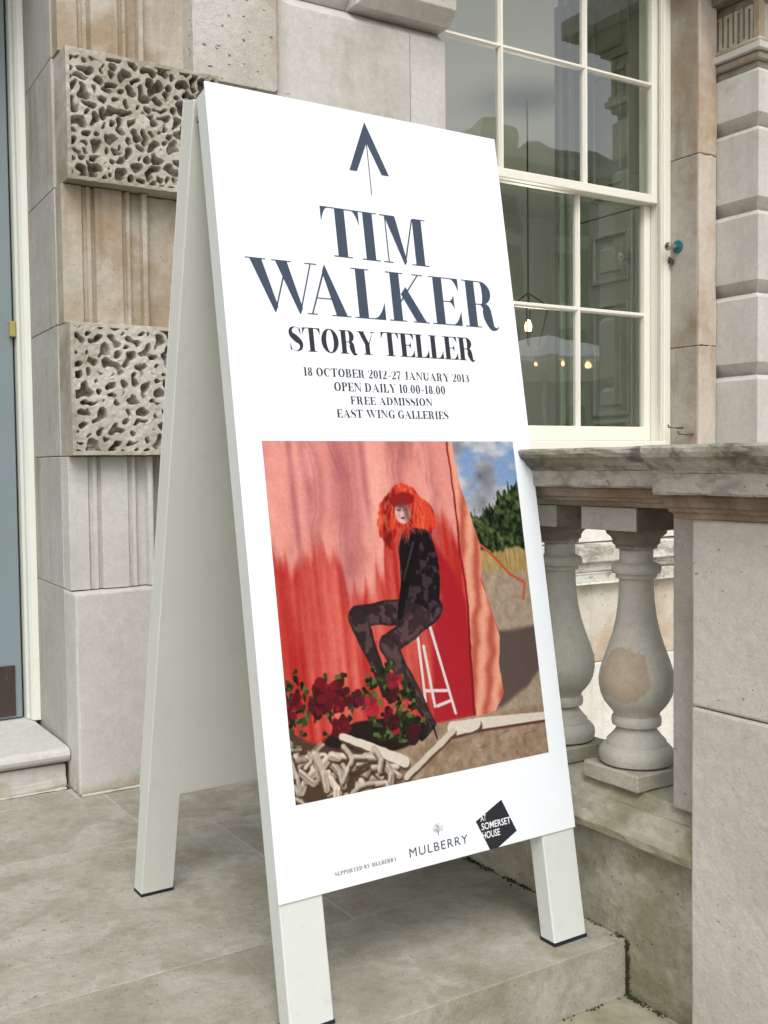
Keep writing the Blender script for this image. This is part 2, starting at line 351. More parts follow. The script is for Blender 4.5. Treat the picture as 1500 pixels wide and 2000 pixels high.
def vermiculated(x0, x1, z0, z1, yf, seed, nx, nz, **kw):
    X, Z, dep = worms(nx, nz, x1-x0, z1-z0, seed, **kw)
    edge = (X < 1e-6) | (X > x1-x0-1e-6) | (Z < 1e-6) | (Z > z1-z0-1e-6)
    dep[edge] = .003
    P = np.stack([X+x0, dep+yf, Z+z0], -1).reshape(-1, 3)
    idx = np.arange(nx*nz).reshape(nz, nx)
    q = np.stack([idx[:-1, :-1], idx[:-1, 1:], idx[1:, 1:], idx[1:, :-1]], -1).reshape(-1, 4)
    vs = P.tolist(); fs = q.tolist()
    # close the block with a back and sides
    yb = 3.47; n0 = len(vs)
    ring = list(idx[0, :]) + list(idx[1:, -1]) + list(idx[-1, -2::-1]) + list(idx[-2:0:-1, 0])
    for i in ring: a = vs[i]; vs.append([a[0], yb, a[2]])
    L = len(ring)
    for k in range(L): fs.append([int(ring[k]), n0+k, n0+(k+1) % L, int(ring[(k+1) % L])])
    fs.append([n0+k for k in range(L)])
    m_ = MB(); m_.v = [tuple(v) for v in vs]; m_.f = [tuple(q_) for q_ in fs]
    return m_.build('vermiculated_block', M['vermic'], bld)
vermiculated(.979, 1.492, 1.953, 2.360, YP, 5, 330, 264, pitch=.0320, land=.0042, dmul=1.25)
vermiculated(.974, 1.492, 1.089, 1.509, YP+.002, 21, 330, 270, pitch=.0355, land=.0058, dmul=1.05)
# door jamb: coursed stones going back to the frame
zc = [.001, .655, 1.088, 1.512, 1.95, 2.362, 2.9, 3.5]
for z0, z1 in zip(zc, zc[1:]):
    o = MB().add([(x, y, z) for z in (z0+.001, z1-.001) for x, y in ((.970, 3.468), (.992, 3.95), (1.29, 3.95), (1.29, 3.468))],
             [(0,1,2,3)[::-1], (4,5,6,7), (0,1,5,4), (1,2,6,5), (2,3,7,6), (3,0,4,7)]).build('jamb_stone', M['jamb'], bld, bevel=.003)
# stones right of the blocks up to the window
def cham(x0, x1, z0, z1, yf, ch=.035, left=True, right=False, top=True, bot=True, mat='ashlar', depth=.5):
    """rusticated stone with chamfered edges; faces -Y"""
    l = ch if left else .0; rr = ch if right else .0; tt = ch if top else 0.; bb = ch if bot else 0.
    yb = yf+ch
    vs = [(x0+l, yf, z0+bb), (x1-rr, yf, z0+bb), (x1-rr, yf, z1-tt), (x0+l, yf, z1-tt),
          (x0, yb, z0), (x1, yb, z0), (x1, yb, z1), (x0, yb, z1),
          (x0, yf+depth, z0), (x1, yf+depth, z0), (x1, yf+depth, z1), (x0, yf+depth, z1)]
    fs = [(0,1,2,3), (0,4,5,1), (1,5,6,2), (2,6,7,3), (3,7,4,0), (4,8,9,5), (5,9,10,6), (6,10,11,7), (7,11,8,4), (8,11,10,9)]
    return MB().add(vs, fs).build('rusticated_stone', M[mat], bld, bevel=.0025)
cham(1.404, 1.716, 2.345, 3.3, YP+.004, .03, False, False, True, False, 'ashlar_pit')
cham(1.722, 2.270, 2.330, 2.70, YP, .045, True, False, True, False, 'ashlar')
cham(2.272, 2.434, 2.330, 2.70, YP, .045, False, False, True, False, 'ashlar')
cham(1.60, 2.02, 2.705, 3.3, YP-.004, .055, False, False, False, True, 'ashlar')
cham(2.02, 2.434, 2.702, 3.3, YP-.075, .05, True, False, True, True, 'ashlar')
for i, (z0, z1) in enumerate(((1.953, 2.325), (1.512, 1.95), (1.089, 1.509), (.655, 1.086))):
    cham(1.495, 1.95-(i % 2)*.12, z0, z1, YP+.02, .03, False, True, True, True, 'ashlar' if i % 2 else 'ashlar_warm')
    cham(1.952-(i % 2)*.12, 2.434, z0, z1, YP+.02, .03, True, False, True, True, 'ashlar')
blk('wall_stone', 2.302, 2.434, 3.34, 3.85, -.0, .652, 'plinth')
# window reveal at the left (not facing us) and right
blk('reveal_stone', 2.40, 2.432, 3.62, 3.9, .7, 3.4, 'reveal', .002)
for z0, z1 in ((.72, 1.58), (1.583, 2.452), (2.455, 3.5)):
    blk('reveal_stone', 3.861, 3.979, YP, 3.655, z0, z1, 'strip', .004)
    MB().box(3.857, 3.8605, YP+.012, 3.515, z0+.001, z1-.001).build('reveal_face', M['reveal'], bld)
blk('lintel_stone', 2.434, 3.861, YP, 3.9, 3.42, 3.9, 'ashlar')
blk('wall_stone', -3, 1.0, 3.47, 4.0, 2.95, 3.9, 'ashlar')
# wall below the window, seen through the balustrade
MB().box(2.2, 6.5, 3.40, 3.9, -1.5, .70).build('wall', M['patchy_wall'], bld)
blk('wall_stone', 2.436, 6.5, 3.335, 3.9, .708, 1.02, 'cream_wall', .004)
o = blk('string_course', 2.2, 6.5, 3.262, 3.42, .628, .703, 'course', .008, .004)
o = blk('string_course', 2.2, 6.5, 3.285, 3.42, .585, .6275, 'course', .006, .004)
o = blk('string_course', 2.2, 6.5, 3.262, 3.42, .535, .583, 'course', .01, .006)
blk('wall_stone', 2.2, 6.5, 3.30, 3.42, .196, .532, 'patchy_wall', .004, .003)
blk('wall_stone', 2.2, 6.5, 3.292, 3.42, -.45, .192, 'cream_wall', .004, .003)
blk('wall_stone', 2.2, 6.5, 3.292, 3.42, -1.5, -.453, 'cream_wall', .004, .003)
blk('window_sill', 2.40, 3.98, 3.28, 3.66, 1.022, 1.106, 'ashlar', .006)

# rusticated pier at the far right
def pblock(z0, z1, bev=.045):
    x0, x1, yf, yb = 3.982, 5.2, 3.107, 3.5
    c = bev
    lay = [(z0, c), (z0+.001, c), (z0+.052, 0), (z1-.022, 0), (z1, c*.45)]
    vs = [];
    for z, q in lay: vs += [(x0+q, yf+q, z), (x1, yf+q, z), (x1, yb, z), (x0+q, yb, z)]
    fs = [(0,1,2,3)[::-1]]
    for k in range(len(lay)-1):
        for i in range(4): a = k*4; fs.append((a+i, a+(i+1) % 4, a+4+(i+1) % 4, a+4+i))
    fs.append(tuple(range((len(lay)-1)*4, len(lay)*4)))
    MB().add(vs, fs).build('rusticated_pier_block', M['pier'], bld, bevel=.003)
for z0, z1 in ((.30, .695), (.70, 1.065), (1.07, 1.436), (1.441, 1.803), (1.808, 2.171), (2.176, 2.542), (2.547, 2.80)): pblock(z0, z1)
MB().box(4.03, 5.2, 3.16, 3.5, -1.5, 2.9).build('wall', M['ashlar'], bld)
MB().box(3.97, 5.3, 3.5, 4.4, -1.5, 3.9).build('wall', M['ashlar'], bld)
# pier capital: necking, fluted frieze and cornice
def ringm(name, x0, yf, z0, z1, mat='frieze', bev=.004):
    return MB().box(x0, 5.3, yf, 3.52, z0, z1).build(name, M[mat], bld, bevel=bev)
ringm('capital_moulding', 4.0, 3.125, 2.801, 2.829); ringm('capital_moulding', 3.975, 3.10, 2.830, 2.864, bev=.012); ringm('capital_moulding', 3.955, 3.08, 2.865, 2.895, 'pier'); ringm('capital_moulding', 3.965, 3.09, 2.896, 2.922, 'ashlar_warm', .01)
ringm('capital_frieze', 4.0, 3.125, 2.923, 3.12)
rb = MB()
for k in range(8):      # upright fillets of the frieze, alternately joined at foot and head
    y = 3.128+.012+k*.029
    rb.box(3.984, 4.001, y, y+.016, 2.925, 3.075)
    if k < 7: rb.box(3.985, 4.001, y+.0162, y+.0288, *((2.925, 2.938) if k % 2 else (3.062, 3.075)))
rb.build('frieze_fillets', M['ashlar_warm'], bld)
rb = MB()
for k in range(9):
    x = 4.02+k*.045
    rb.box(x, x+.026, 3.109, 3.126, 2.925, 3.075)
    if k < 8: rb.box(x+.0262, x+.0448, 3.110, 3.126, *((2.925, 2.938) if k % 2 else (3.062, 3.075)))
rb.build('frieze_fillets', M['ashlar_warm'], bld)
MB().box(3.978, 4.012, 3.103, 3.135, 2.924, 3.10).build('frieze_corner', M['ashlar_warm'], bld, bevel=.003)
ringm('capital_cornice', 3.94, 3.06, 3.121, 3.16); ringm('capital_cornice', 3.88, 3.0, 3.161, 3.23, bev=.015); ringm('capital_cornice', 3.80, 2.92, 3.231, 3.33, 'pier')
ringm('entablature', 3.9, 3.02, 3.331, 4.1, 'pier')

# pale mortar fillet where the wall meets the landing
for a, b_, y in ((.972, 2.3, YP-.0095), (-.6, .958, 3.4385)):
    m_ = MB(); rr = random.Random(5); n = 70
    for i in range(n+1):
        x = a+(b_-a)*i/n; w_ = rr.uniform(.004, .010); m_.v += [(x, y+.0092, .0012), (x, y+.0092-w_, .0012), (x, y+.0092, .0012+w_*.7)]
    for i in range(n):
        for q in range(3): m_.f.append((3*i+q, 3*i+(q+1) % 3, 3*i+3+(q+1) % 3, 3*i+3+q))
    m_.build('mortar_fillet', M['joint'], bld)

# sash window
win = MB()
win.box(3.812, 3.8565, 3.500, 3.66, 1.108, 3.42); win.box(2.433, 2.470, 3.500, 3.66, 1.108, 3.42)
win.box(2.471, 3.811, 3.500, 3.66, 3.37, 3.42); win.box(2.471, 3.811, 3.482, 3.66, 1.106, 1.145)
win = win.build('sash_window', M['sash'], bld, bevel=.004)
MB().box(3.800, 3.8115, 3.508, 3.522, 1.147, 3.368).build('window_bead', M['frame_side'], win, bevel=.002)
def sash(y, z0, z1, zb, xl, xr, brail, trail, nm):
    f_ = MB(); d = .036
    f_.box(xl, xl+.04, y, y+d, z0, z1); f_.box(xr-.038, xr, y, y+d, z0, z1)
    f_.box(xl+.041, xr-.039, y, y+d, z0, z0+brail); f_.box(xl+.041, xr-.039, y, y+d, z1-trail, z1)
    fo = f_.build(nm, M['sash'], win, bevel=.004)
    for x in (2.878, 3.358):
        MB().sweep([(x-.011, 0), (x-.004, -.012), (x+.004, -.012), (x+.011, 0), (x+.011, .02), (x-.011, .02)], 0, 1, 'y')
        g = MB(); pr_ = [(x-.011, y+.016), (x-.0045, y+.002), (x+.0045, y+.002), (x+.011, y+.016), (x+.011, y+.034), (x-.011, y+.034)]
        za, zb2 = z0+brail-.001, z1-trail+.001
        g.add([(a, b2, z) for z in (za, zb2) for a, b2 in pr_], [(i, (i+1) % 6, 6+(i+1) % 6, 6+i) for i in range(6)] + [tuple(range(6))[::-1], tuple(range(6, 12))])
        g.build('glazing_bar', M['sash'], win)
    pr_ = [(y+.017, zb-.011), (y+.0035, zb-.0045), (y+.0035, zb+.0045), (y+.017, zb+.011), (y+.033, zb+.011), (y+.033, zb-.011)]
    MB().sweep([(a, z) for a, z in pr_], xl+.039, xr-.037, 'x').build('glazing_bar', M['sash'], win)
    xs = (xl+.035, 2.878, 3.358, xr-.034)
    for a, b2 in zip(xs, xs[1:]):
        for c, d2 in ((z0+brail-.005, zb), (zb, z1-trail+.005)):
            MB().box(a+.001, b2-.001, y+.021, y+.024, c+.001, d2-.001).build('window_pane', M['glass'], win, fixn=True)
sash(3.536, 2.258, 3.368, 2.806, 2.472, 3.848-.04+.002, .040, .045, 'upper_sash')
sash(3.585, 1.148, 2.29, 1.744, 2.472, 3.848-.04+.002, .066, .03, 'lower_sash')
# room behind the window with folding panelled shutter in its embrasure
MB().box(3.856, 3.97, 3.66, 3.70, 1.0, 3.42).build('wall', M['room'], bld)
shm = MB(); xs_ = 3.868
shm.box(xs_, xs_+.03, 3.702, 4.16, 1.0, 2.285); shm.box(xs_, xs_+.03, 3.702, 4.16, 2.292, 3.42)
sh = shm.build('window_shutter', M['shutter'], bld, bevel=.002)
def panel(z0, z1, y0=3.775, y1=4.03):
    g = MB(); t_ = .02
    g.box(xs_-.012, xs_-.0005, y0, y0+t_, z0, z1); g.box(xs_-.012, xs_-.0005, y1-t_, y1, z0, z1)
    g.box(xs_-.012, xs_-.0005, y0+t_+.001, y1-t_-.001, z0, z0+t_); g.box(xs_-.012, xs_-.0005, y0+t_+.001, y1-t_-.001, z1-t_, z1)
    g.box(xs_-.009, xs_-.0004, y0+.055, y1-.055, z0+.055, z1-.055)
    g.build('shutter_panel', M['shutter'], sh, bevel=.004)
for a in ((1.07, 1.26), (1.27+.01, 1.85), (1.95, 2.20), (2.38, 3.0), (3.05, 3.35)): panel(*a)
MB().box(3.83, 3.90, 4.162, 4.20, 1.0, 3.42).build('shutter_architrave', M['shutter'], bld, bevel=.01)
MB().box(3.80, 3.86, 4.202, 4.25, 1.0, 3.42).build('shutter_architrave', M['shutter'], bld, bevel=.012)
MB().box(3.90, 7.5, 4.25, 4.28, -.2, 4.3).build('room_wall', M['room'], bld)
MB().box(1.2, 7.5, 8.5, 8.6, -.2, 4.3).build('room_wall', M['room'], bld)
MB().box(1.15, 1.2, 3.9, 8.6, -.2, 4.3).build('room_wall', M['room'], bld)
MB().box(7.5, 7.6, 4.25, 8.6, -.2, 4.3).build('room_wall', M['room'], bld)
MB().box(1.2, 7.5, 3.66, 8.6, -.3, -.2).build('room_floor', M['kick'], bld)
MB().box(1.2, 7.6, 3.66, 8.6, 3.6, 3.7).build('room_ceiling', M['room'], bld)
MB().box(1.2, 2.42, 3.9, 3.95, -.2, 3.6).build('room_wall', M['room'], bld)
MB().box(2.434, 3.86, 3.66, 3.9, .95, 1.03).build('window_board', M['shutter'], bld)

# lit lantern hanging in the room
lan = tag(empty('hanging_lantern'), 'lit glass lantern hanging inside the room behind the lower left panes', 'lantern')
lx, ly, lz = 4.94, 5.8, 2.03
MB().tube([(lx, ly, lz+.22), (lx, ly, 3.59)], .006, 8).build('chain', M['nail'], lan)
lm = MB()
for sx_, sy_ in ((-1, -1), (1, -1), (1, 1), (-1, 1)): lm.tube([(lx+.05*sx_, ly+.05*sy_, lz-.16), (lx+.10*sx_, ly+.10*sy_, lz+.12), (lx, ly, lz+.22)], .006, 6)
lm.box(lx-.105, lx+.105, ly-.105, ly+.105, lz+.115, lz+.125).build('lantern_frame', M['nail'], lan)
MB().lathe([(.001, lz-.05), (.022, lz-.045), (.026, lz-.01), (.012, lz+.03), (.001, lz+.035)], lx, ly, 12).build('lamp_bulb', M['bulb'], lan)
pl = bpy.data.lights.new('room_lamp', 'POINT'); pl.energy = ROOM_W; pl.color = (1, .93, .80); pl.shadow_soft_size = .12
plo = bpy.data.objects.new('room_lamp', pl); plo.location = (lx, ly, lz-.55); col.objects.link(plo)

# door
door = MB().box(-.25, .940, 3.93, 3.975, .145, 3.2).build('door', M['door'], bld, bevel=.004); door['label'] = 'blue-grey painted door leaf'
MB().box(-.21, .915, 3.924, 3.9295, .155, .338).build('kick_plate', M['kick'], door, bevel=.001)
MB().box(.9405, .947, 3.945, 3.96, .145, 3.2).build('door_gasket', M['gasket'], door)
MB().box(.925, .946, 3.905, 3.929, 1.52, 1.575).build('hinge', paint('brassy_hinge', (.35, .28, .10), .4), door, bevel=.003)
dfm = MB(); pr_ = [(.948, 3.99), (.948, 3.905), (.955, 3.893), (.957, 3.875), (.966, 3.862), (.985, 3.855), (.9905, 3.862), (.9905, 3.99)]
dfm.add([(a, b2, z) for z in (.142, 3.2) for a, b2 in pr_], [(i, (i+1) % 8, 8+(i+1) % 8, 8+i) for i in range(8)] + [tuple(range(8))[::-1], tuple(range(8, 16))])
dfm.build('door_frame', M['doorframe'], bld, bevel=.002)
# step with bullnose
nose = [(3.47, .085), (3.455, .088), (3.450, .094), (3.432, .097), (3.422, .106), (3.418, .118), (3.423, .130), (3.437, .138), (3.455, .140), (3.99, .140), (3.99, .08)]
MB().sweep(nose, -.6, .965, 'x').build('door_step', M['plinth'], bld, bevel=.002)
blk('door_step_riser', -.6, .958, 3.448, 3.9, .001, .084, 'plinth', .003, .003)

# ------------------------------------------------------------ balustrade
bal = tag(empty('stone_balustrade'), 'weathered stone balustrade with vase balusters running from the near pier to the building', 'balustrade')
def railprof(o_):
    b0 = 1.675-o_
    return [(b0-.002, .951), (b0-.012, .953), (b0-.016, .962), (b0-.03, .966), (b0-.032, .972), (b0-.042, .974), (b0-.046, .984), (b0-.052, .992),
            (b0-.074, .995), (b0-.074, 1.028), (b0-.080, 1.031), (b0-.086, 1.040), (b0-.098, 1.052), (b0-.104, 1.064), (b0-.104, 1.074), (b0-.098, 1.080), (2.03, 1.082), (2.03, .951)]
RP = railprof(0)
def split(prof, zlo, zhi):
    return None
# handrail in stones: lower moulding, fascia and lichened cap are separate pieces
def rail(y0, y1, o_):
    b0 = 1.675-o_
    low = [(b0-.002, .951), (b0-.014, .953), (b0-.018, .961), (b0-.030, .965), (b0-.032, .972), (b0-.040, .974), (b0-.044, .982), (b0-.052, .990), (b0-.052, .995), (1.95, .995), (1.95, .951)]
    mid = [(b0-.072, .9955), (b0-.075, 1.0), (b0-.075, 1.032), (1.99, 1.032), (1.99, .9955)]
    top = [(b0-.077, 1.0325), (b0-.079, 1.037), (b0-.088, 1.044), (b0-.097, 1.054), (b0-.105, 1.060), (b0-.109, 1.068), (b0-.109, 1.076), (b0-.104, 1.081), (2.03, 1.083), (2.03, 1.0325)]
    if o_ > 0: low, mid, top = ([(a, 1.083-(1.083-z)*1.12) for a, z in q] for q in (low, mid, top))
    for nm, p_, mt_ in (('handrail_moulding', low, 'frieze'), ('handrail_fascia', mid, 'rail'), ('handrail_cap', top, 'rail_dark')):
        n = 40; m_ = MB(); k = len(p_); rr = random.Random(int(y0*100)+len(nm))
        for i in range(n+1):
            y = y0+(y1-y0)*i/n
            for a, z in p_:
                j = .0016 if 0 < i < n else 0
                m_.v.append((a+rr.uniform(-j, j), y, z+rr.uniform(-j, j)*.6))
        for i in range(n):
            for q in range(k): m_.f.append((i*k+q, i*k+(q+1) % k, (i+1)*k+(q+1) % k, (i+1)*k+q))
        m_.f.append(tuple(range(k))[::-1]); m_.f.append(tuple(range(n*k, (n+1)*k)))
        m_.build(nm, M[mt_], bal, bevel=0)
rail(1.459, 3.33, 0.); rail(.3, 1.4585, .044)
# base course and ledge
o = MB().box(1.675, 1.94, .3, 3.33, -1.5, .218).build('balustrade_base', M['bal_base'], bal); rough_edges(o, .004, 14, 3)
lp = [(1.668, .219), (1.645, .224), (1.632, .234), (1.629, .250), (1.638, .264), (1.644, .268), (1.652, .285), (1.668, .300), (1.675, .300), (1.70, .326), (1.93, .328), (1.94, .219)]
m_ = MB(); k = len(lp); rr = random.Random(4); n = 60
for i in range(n+1):
    for a, z in lp: m_.v.append((a+rr.uniform(-.0018, .0018), 1.426+1.904*i/n, z+rr.uniform(-.0012, .0012)))
for i in range(n):
    for q in range(k): m_.f.append((i*k+q, i*k+(q+1) % k, (i+1)*k+(q+1) % k, (i+1)*k+q))
m_.f.append(tuple(range(k))[::-1]); m_.f.append(tuple(range(n*k, (n+1)*k))); m_.build('base_ledge', M['ledge'], bal)
# half pier and big pier
o = MB().box(1.676, 1.90, 1.38, 1.515, .327, .950).build('half_pier', M['halfpier'], bal, bevel=.004)
o = MB().box(1.6285, 1.99, .3, 1.424, .5655, .9355).build('pier', M['bigpier'], bal, bevel=.006); rough_edges(o, .0012, 8, 8)
o = MB().box(1.628, 1.99, .3, 1.425, -1.2, .563).build('pier', M['bigpier'], bal, bevel=.006); rough_edges(o, .0012, 8, 9)
# balusters
BP = [(.058, .3655), (.070, .366), (.082, .372), (.085, .385), (.083, .398), (.074, .408), (.068, .411), (.066, .420), (.056, .430), (.048, .440), (.043, .4495), (.047, .4515), (.0545, .4545), (.056, .462), (.055, .472), (.051, .4765),
      (.053, .484), (.062, .494), (.072, .507), (.080, .524), (.084, .545), (.0845, .560), (.081, .580), (.073, .605), (.062, .635), (.052, .667), (.045, .700), (.0405, .735), (.0385, .770), (.038, .784), (.0385, .786), (.045, .788), (.046, .794), (.0465, .7975),
      (.053, .799), (.0555, .805), (.0555, .812), (.053, .818), (.046, .8215), (.038, .824), (.0375, .828), (.0375, .852), (.041, .8535), (.046, .8545), (.047, .862), (.052, .865), (.053, .874), (.057, .881), (.066, .888), (.069, .8975)]
def baluster(y, mats=('baluster', 'bal_dark'), seed=0):
    cx = 1.762
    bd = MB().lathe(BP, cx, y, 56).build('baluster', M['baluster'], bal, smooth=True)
    md = bd.modifiers.new('split', 'EDGE_SPLIT'); md.split_angle = R(50)
    o1 = MB().box(cx-.085, cx+.085, y-.085, y+.085, .3275, .366).build('baluster_foot', M['ledge'], bd); rough_edges(o1, .0009, 6, seed)
    o1.modifiers.new('b', 'BEVEL').width = .004
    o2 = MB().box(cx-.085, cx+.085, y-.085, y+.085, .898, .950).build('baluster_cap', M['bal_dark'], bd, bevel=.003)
    # lit outer side of the cap, painted as a thin pale sheet
    MB().box(cx-.088, cx-.0855, y-.084, y+.084, .899, .9495).build('cap_lit_side', M['halfpier'], bd)
    return bd
for k, y in enumerate((1.70, 1.955, 2.21, 2.465, 2.72, 2.975)): baluster(y, seed=k)
# moss in the joints where base, step and paving meet
mm = MB(); rr = random.Random(31)
def clump(x, y, z, q):
    n = 6; n0 = len(mm.v); mm.v.append((x, y, z+q*rr.uniform(.5, .9)))
    for k_ in range(n): a = k_*math.pi/3+rr.uniform(-.3, .3); mm.v.append((x+q*math.cos(a)*rr.uniform(.7, 1.2), y+q*math.sin(a)*rr.uniform(.7, 1.2), z-q*.3))
    for k_ in range(n): mm.f.append((n0, n0+1+k_, n0+1+(k_+1) % n))
dens = lambda v, s_: .5+.5*math.sin(v*23+s_)*math.sin(v*57+s_*2)
for i in range(2600):
    y = rr.uniform(1.65, 3.3)
    if rr.random() < dens(y, 1)**2*.9: clump(1.671-abs(rr.gauss(0, .007)), y, rr.uniform(0, .004), rr.uniform(.001, .0042))
for i in range(900):
    y = rr.uniform(1.0, 1.64)
    if rr.random() < dens(y, 2)**2: clump(1.671-abs(rr.gauss(0, .006)), y, -.125+rr.uniform(0, .003), rr.uniform(.0015, .0045))
for i in range(240):
    z = rr.uniform(-.125, 0); clump(1.673-abs(rr.gauss(0, .003)), 1.643-abs(rr.gauss(0, .004)), z, rr.uniform(.0012, .0035))
for i in range(1500):
    x = rr.uniform(.2, 1.67)
    if rr.random() < dens(x, 3)**2*.7: clump(x, 1.640-abs(rr.gauss(0, .005)), -.125+rr.uniform(0, .002), rr.uniform(.001, .0032))
for i in range(900):
    y = rr.uniform(.4, 3.2)
    if rr.random() < dens(y, 4)*.7: clump(1.669, y, .2165, rr.uniform(.0012, .003))
tag(mm.build('moss', M['moss'], None, fixn=False), 'thin green moss growing in the joints at the foot of the balustrade', 'moss', kind='stuff')
# ------------------------------------------------------------ small fittings on the window reveal
bolt = tag(empty('wall_bolt'), 'small chrome peg on a round teal disc fixed to the stone beside the window', 'wall fitting')
def disc(x, y, z, rad, th, mat, par, name, seg=28):
    m_ = MB(); m_.tube([(x, y, z), (x-th, y, z)], rad, seg); return m_.build(name, mat, par, bevel=.0015)
disc(3.857, 3.455, 2.050, .029, .008, M['teal'], bolt, 'mounting_disc')
m_ = MB(); m_.tube([(3.849, 3.455, 2.050), (3.80, 3.458, 2.046)], .011, 16); m_.build('peg', M['chrome'], bolt)
m_ = MB(); m_.tube([(3.80, 3.458, 2.046), (3.785, 3.459, 2.0455)], .019, 20); m_.build('peg_head', M['chrome'], bolt, bevel=.003)
m_ = MB(); m_.tube([(3.785, 3.459, 2.0455), (3.784, 3.459, 2.0454)], .008, 12); m_.build('peg_slot', M['nail'], bolt)
m_ = MB(); m_.tube([(3.857, 3.485, 1.975), (3.84, 3.50, 1.985), (3.835, 3.49, 2.0), (3.845, 3.475, 1.99), (3.84, 3.485, 1.97)], .008, 8)
tag(m_.build('bent_wire', M['nail']), 'twisted black scrap of wire below the teal disc at the window frame', 'wire')
for (y, z, lab) in ((3.425, 1.206, 'thin iron hook on the reveal nearer the window frame'), (3.364, 1.173, 'thin iron hook on the reveal nearer the stone corner, slightly lower')):
    m_ = MB(); m_.tube([(3.857, y, z), (3.83, y+.01, z-.002), (3.80, y+.035, z+.002), (3.80, y+.04, z+.014)], .0045, 8)
    tag(m_.build('iron_hook', M['nail']), lab, 'hook', 'iron hooks beside the window')

# ------------------------------------------------------------ A-frame sign
sign = empty('a_frame_sign')
tag(sign, 'tall white A-frame exhibition sign with arrow and red poster picture, standing on the landing', 'sign')
ang, tilt = R(.467), R(9.638)
d = Vector((math.cos(ang), math.sin(ang), 0)); nh = Vector((-math.sin(ang), math.cos(ang), 0))
up = Vector((0, 0, math.cos(tilt))) + nh*math.sin(tilt)
nb = nh*math.cos(tilt) - Vector((0, 0, math.sin(tilt)))       # into the board
B0 = Vector((.86589, 1.69228, 0))
S0, S1, SW = .23879, 1.84476, .73977
def F(a, s, t_=0): return B0 + d*a + up*s + nb*t_
def fbox(mb, a0, a1, s0, s1, t0, t1, fn=F, flat_bottom=False):
    c = [fn(a, s, t_) for s in (s0, s1) for a, t_ in ((a0, t0), (a1, t0), (a1, t1), (a0, t1))]
    if flat_bottom:
        for i in range(4):
            q = c[i+4]-c[i]; c[i] = c[i+4] - q*((c[i+4].z-flat_bottom)/q.z)
    return mb.add(c, [(0,3,2,1), (4,5,6,7), (0,1,5,4), (1,2,6,5), (2,3,7,6), (3,0,4,7)])
LW = .094
for a0 in (0, SW-LW):
    leg = fbox(MB(), a0+.0005, a0+LW-.0005, .05, S1-.012, 0, .045, flat_bottom=.004).build('leg', M['signlegs'], sign, bevel=.003)
    c = fbox(MB(), a0-.001, a0+LW+.001, .0, .012, -.001, .046)
    vs = []
    q0 = [F(a, s_, t_) for s_ in (0,) for a, t_ in ((a0-.001, -.001), (a0+LW+.001, -.001), (a0+LW+.001, .047), (a0-.001, .047))]
    vs = [Vector((p.x, p.y, .0005)) for p in q0] + [Vector((p.x, p.y, .0085))+nh*.002 for p in q0]
    MB().add(vs, [(0,3,2,1), (4,5,6,7), (0,1,5,4), (1,2,6,5), (2,3,7,6), (3,0,4,7)]).build('rubber_foot', M['rubber'], leg, bevel=.001)
fbox(MB(), LW+.001, SW-LW-.001, S0+.03, S1-.013, .006, .040).build('front_board', M['signback'], sign)
fbox(MB(), LW+.001, SW-LW-.001, S1-.07, S1-.012, .041, .044).build('top_rail', M['signwhite'], sign)
poster = fbox(MB(), -.0012, SW+.0012, S0, S1, -.004, -.0005).build('poster_panel', M['poster'], sign, bevel=.0008)
# rear frame
rt = R(12.9)
ru = Vector((0, 0, math.cos(rt))) - nh*math.sin(rt); rn = nh*math.cos(rt) + Vector((0, 0, math.sin(rt)))
Rb = Vector((.858, 2.462, 0))
def G(a, s, t_=0): return Rb + d*a + ru*s + rn*t_
RS = 1.855
out2 = [(0, None), (.082, None), (.082, .262), (SW-.082, .262), (SW-.082, None), (SW, None), (SW, RS-.01), (0, RS-.01)]
vs = []
for t_ in (0, .052):
    for a, s_ in out2:
        if s_ is None: q = G(a, .05, t_); q = q - ru*((q.z-.004)/ru.z)
        else: q = G(a, s_, t_)
        vs.append(q)
n = len(out2); fs = [(i_, (i_+1) % n, n+(i_+1) % n, n+i_) for i_ in range(n)]
for o_ in (0, n): fs += [tuple(o_+k_ for k_ in q) for q in ((0, 1, 2, 7), (2, 3, 6, 7), (3, 4, 5, 6))]
rear = MB().add(vs, fs).build('rear_frame', M['signrear'], sign, bevel=.002)
for a0 in (0, SW-.082):
    q0 = [G(a, 0, t_) for a, t_ in ((a0-.001, -.001), (a0+.083, -.001), (a0+.083, .053), (a0-.001, .053))]
    vs = [Vector((p.x, p.y, .0005)) for p in q0] + [Vector((p.x, p.y, .0085))-nh*.002 for p in q0]
    MB().add(vs, [(0,3,2,1), (4,5,6,7), (0,1,5,4), (1,2,6,5), (2,3,7,6), (3,0,4,7)]).build('rubber_foot', M['rubber'], rear, bevel=.001)
fbox(MB(), -.001, SW+.001, .262, RS-.01, .0525, .0555, fn=G).build('rear_panel', M['signrear'], sign, bevel=.0008)
MB().tube([F(.0, S1-.055, .052), F(SW, S1-.055, .052)], .007, 10).build('hinge', M['chrome'], sign)
fbox(MB(), .004, .03, S1-.095, S1-.02, .0455, .0485).build('hinge_plate', M['chrome'], sign)

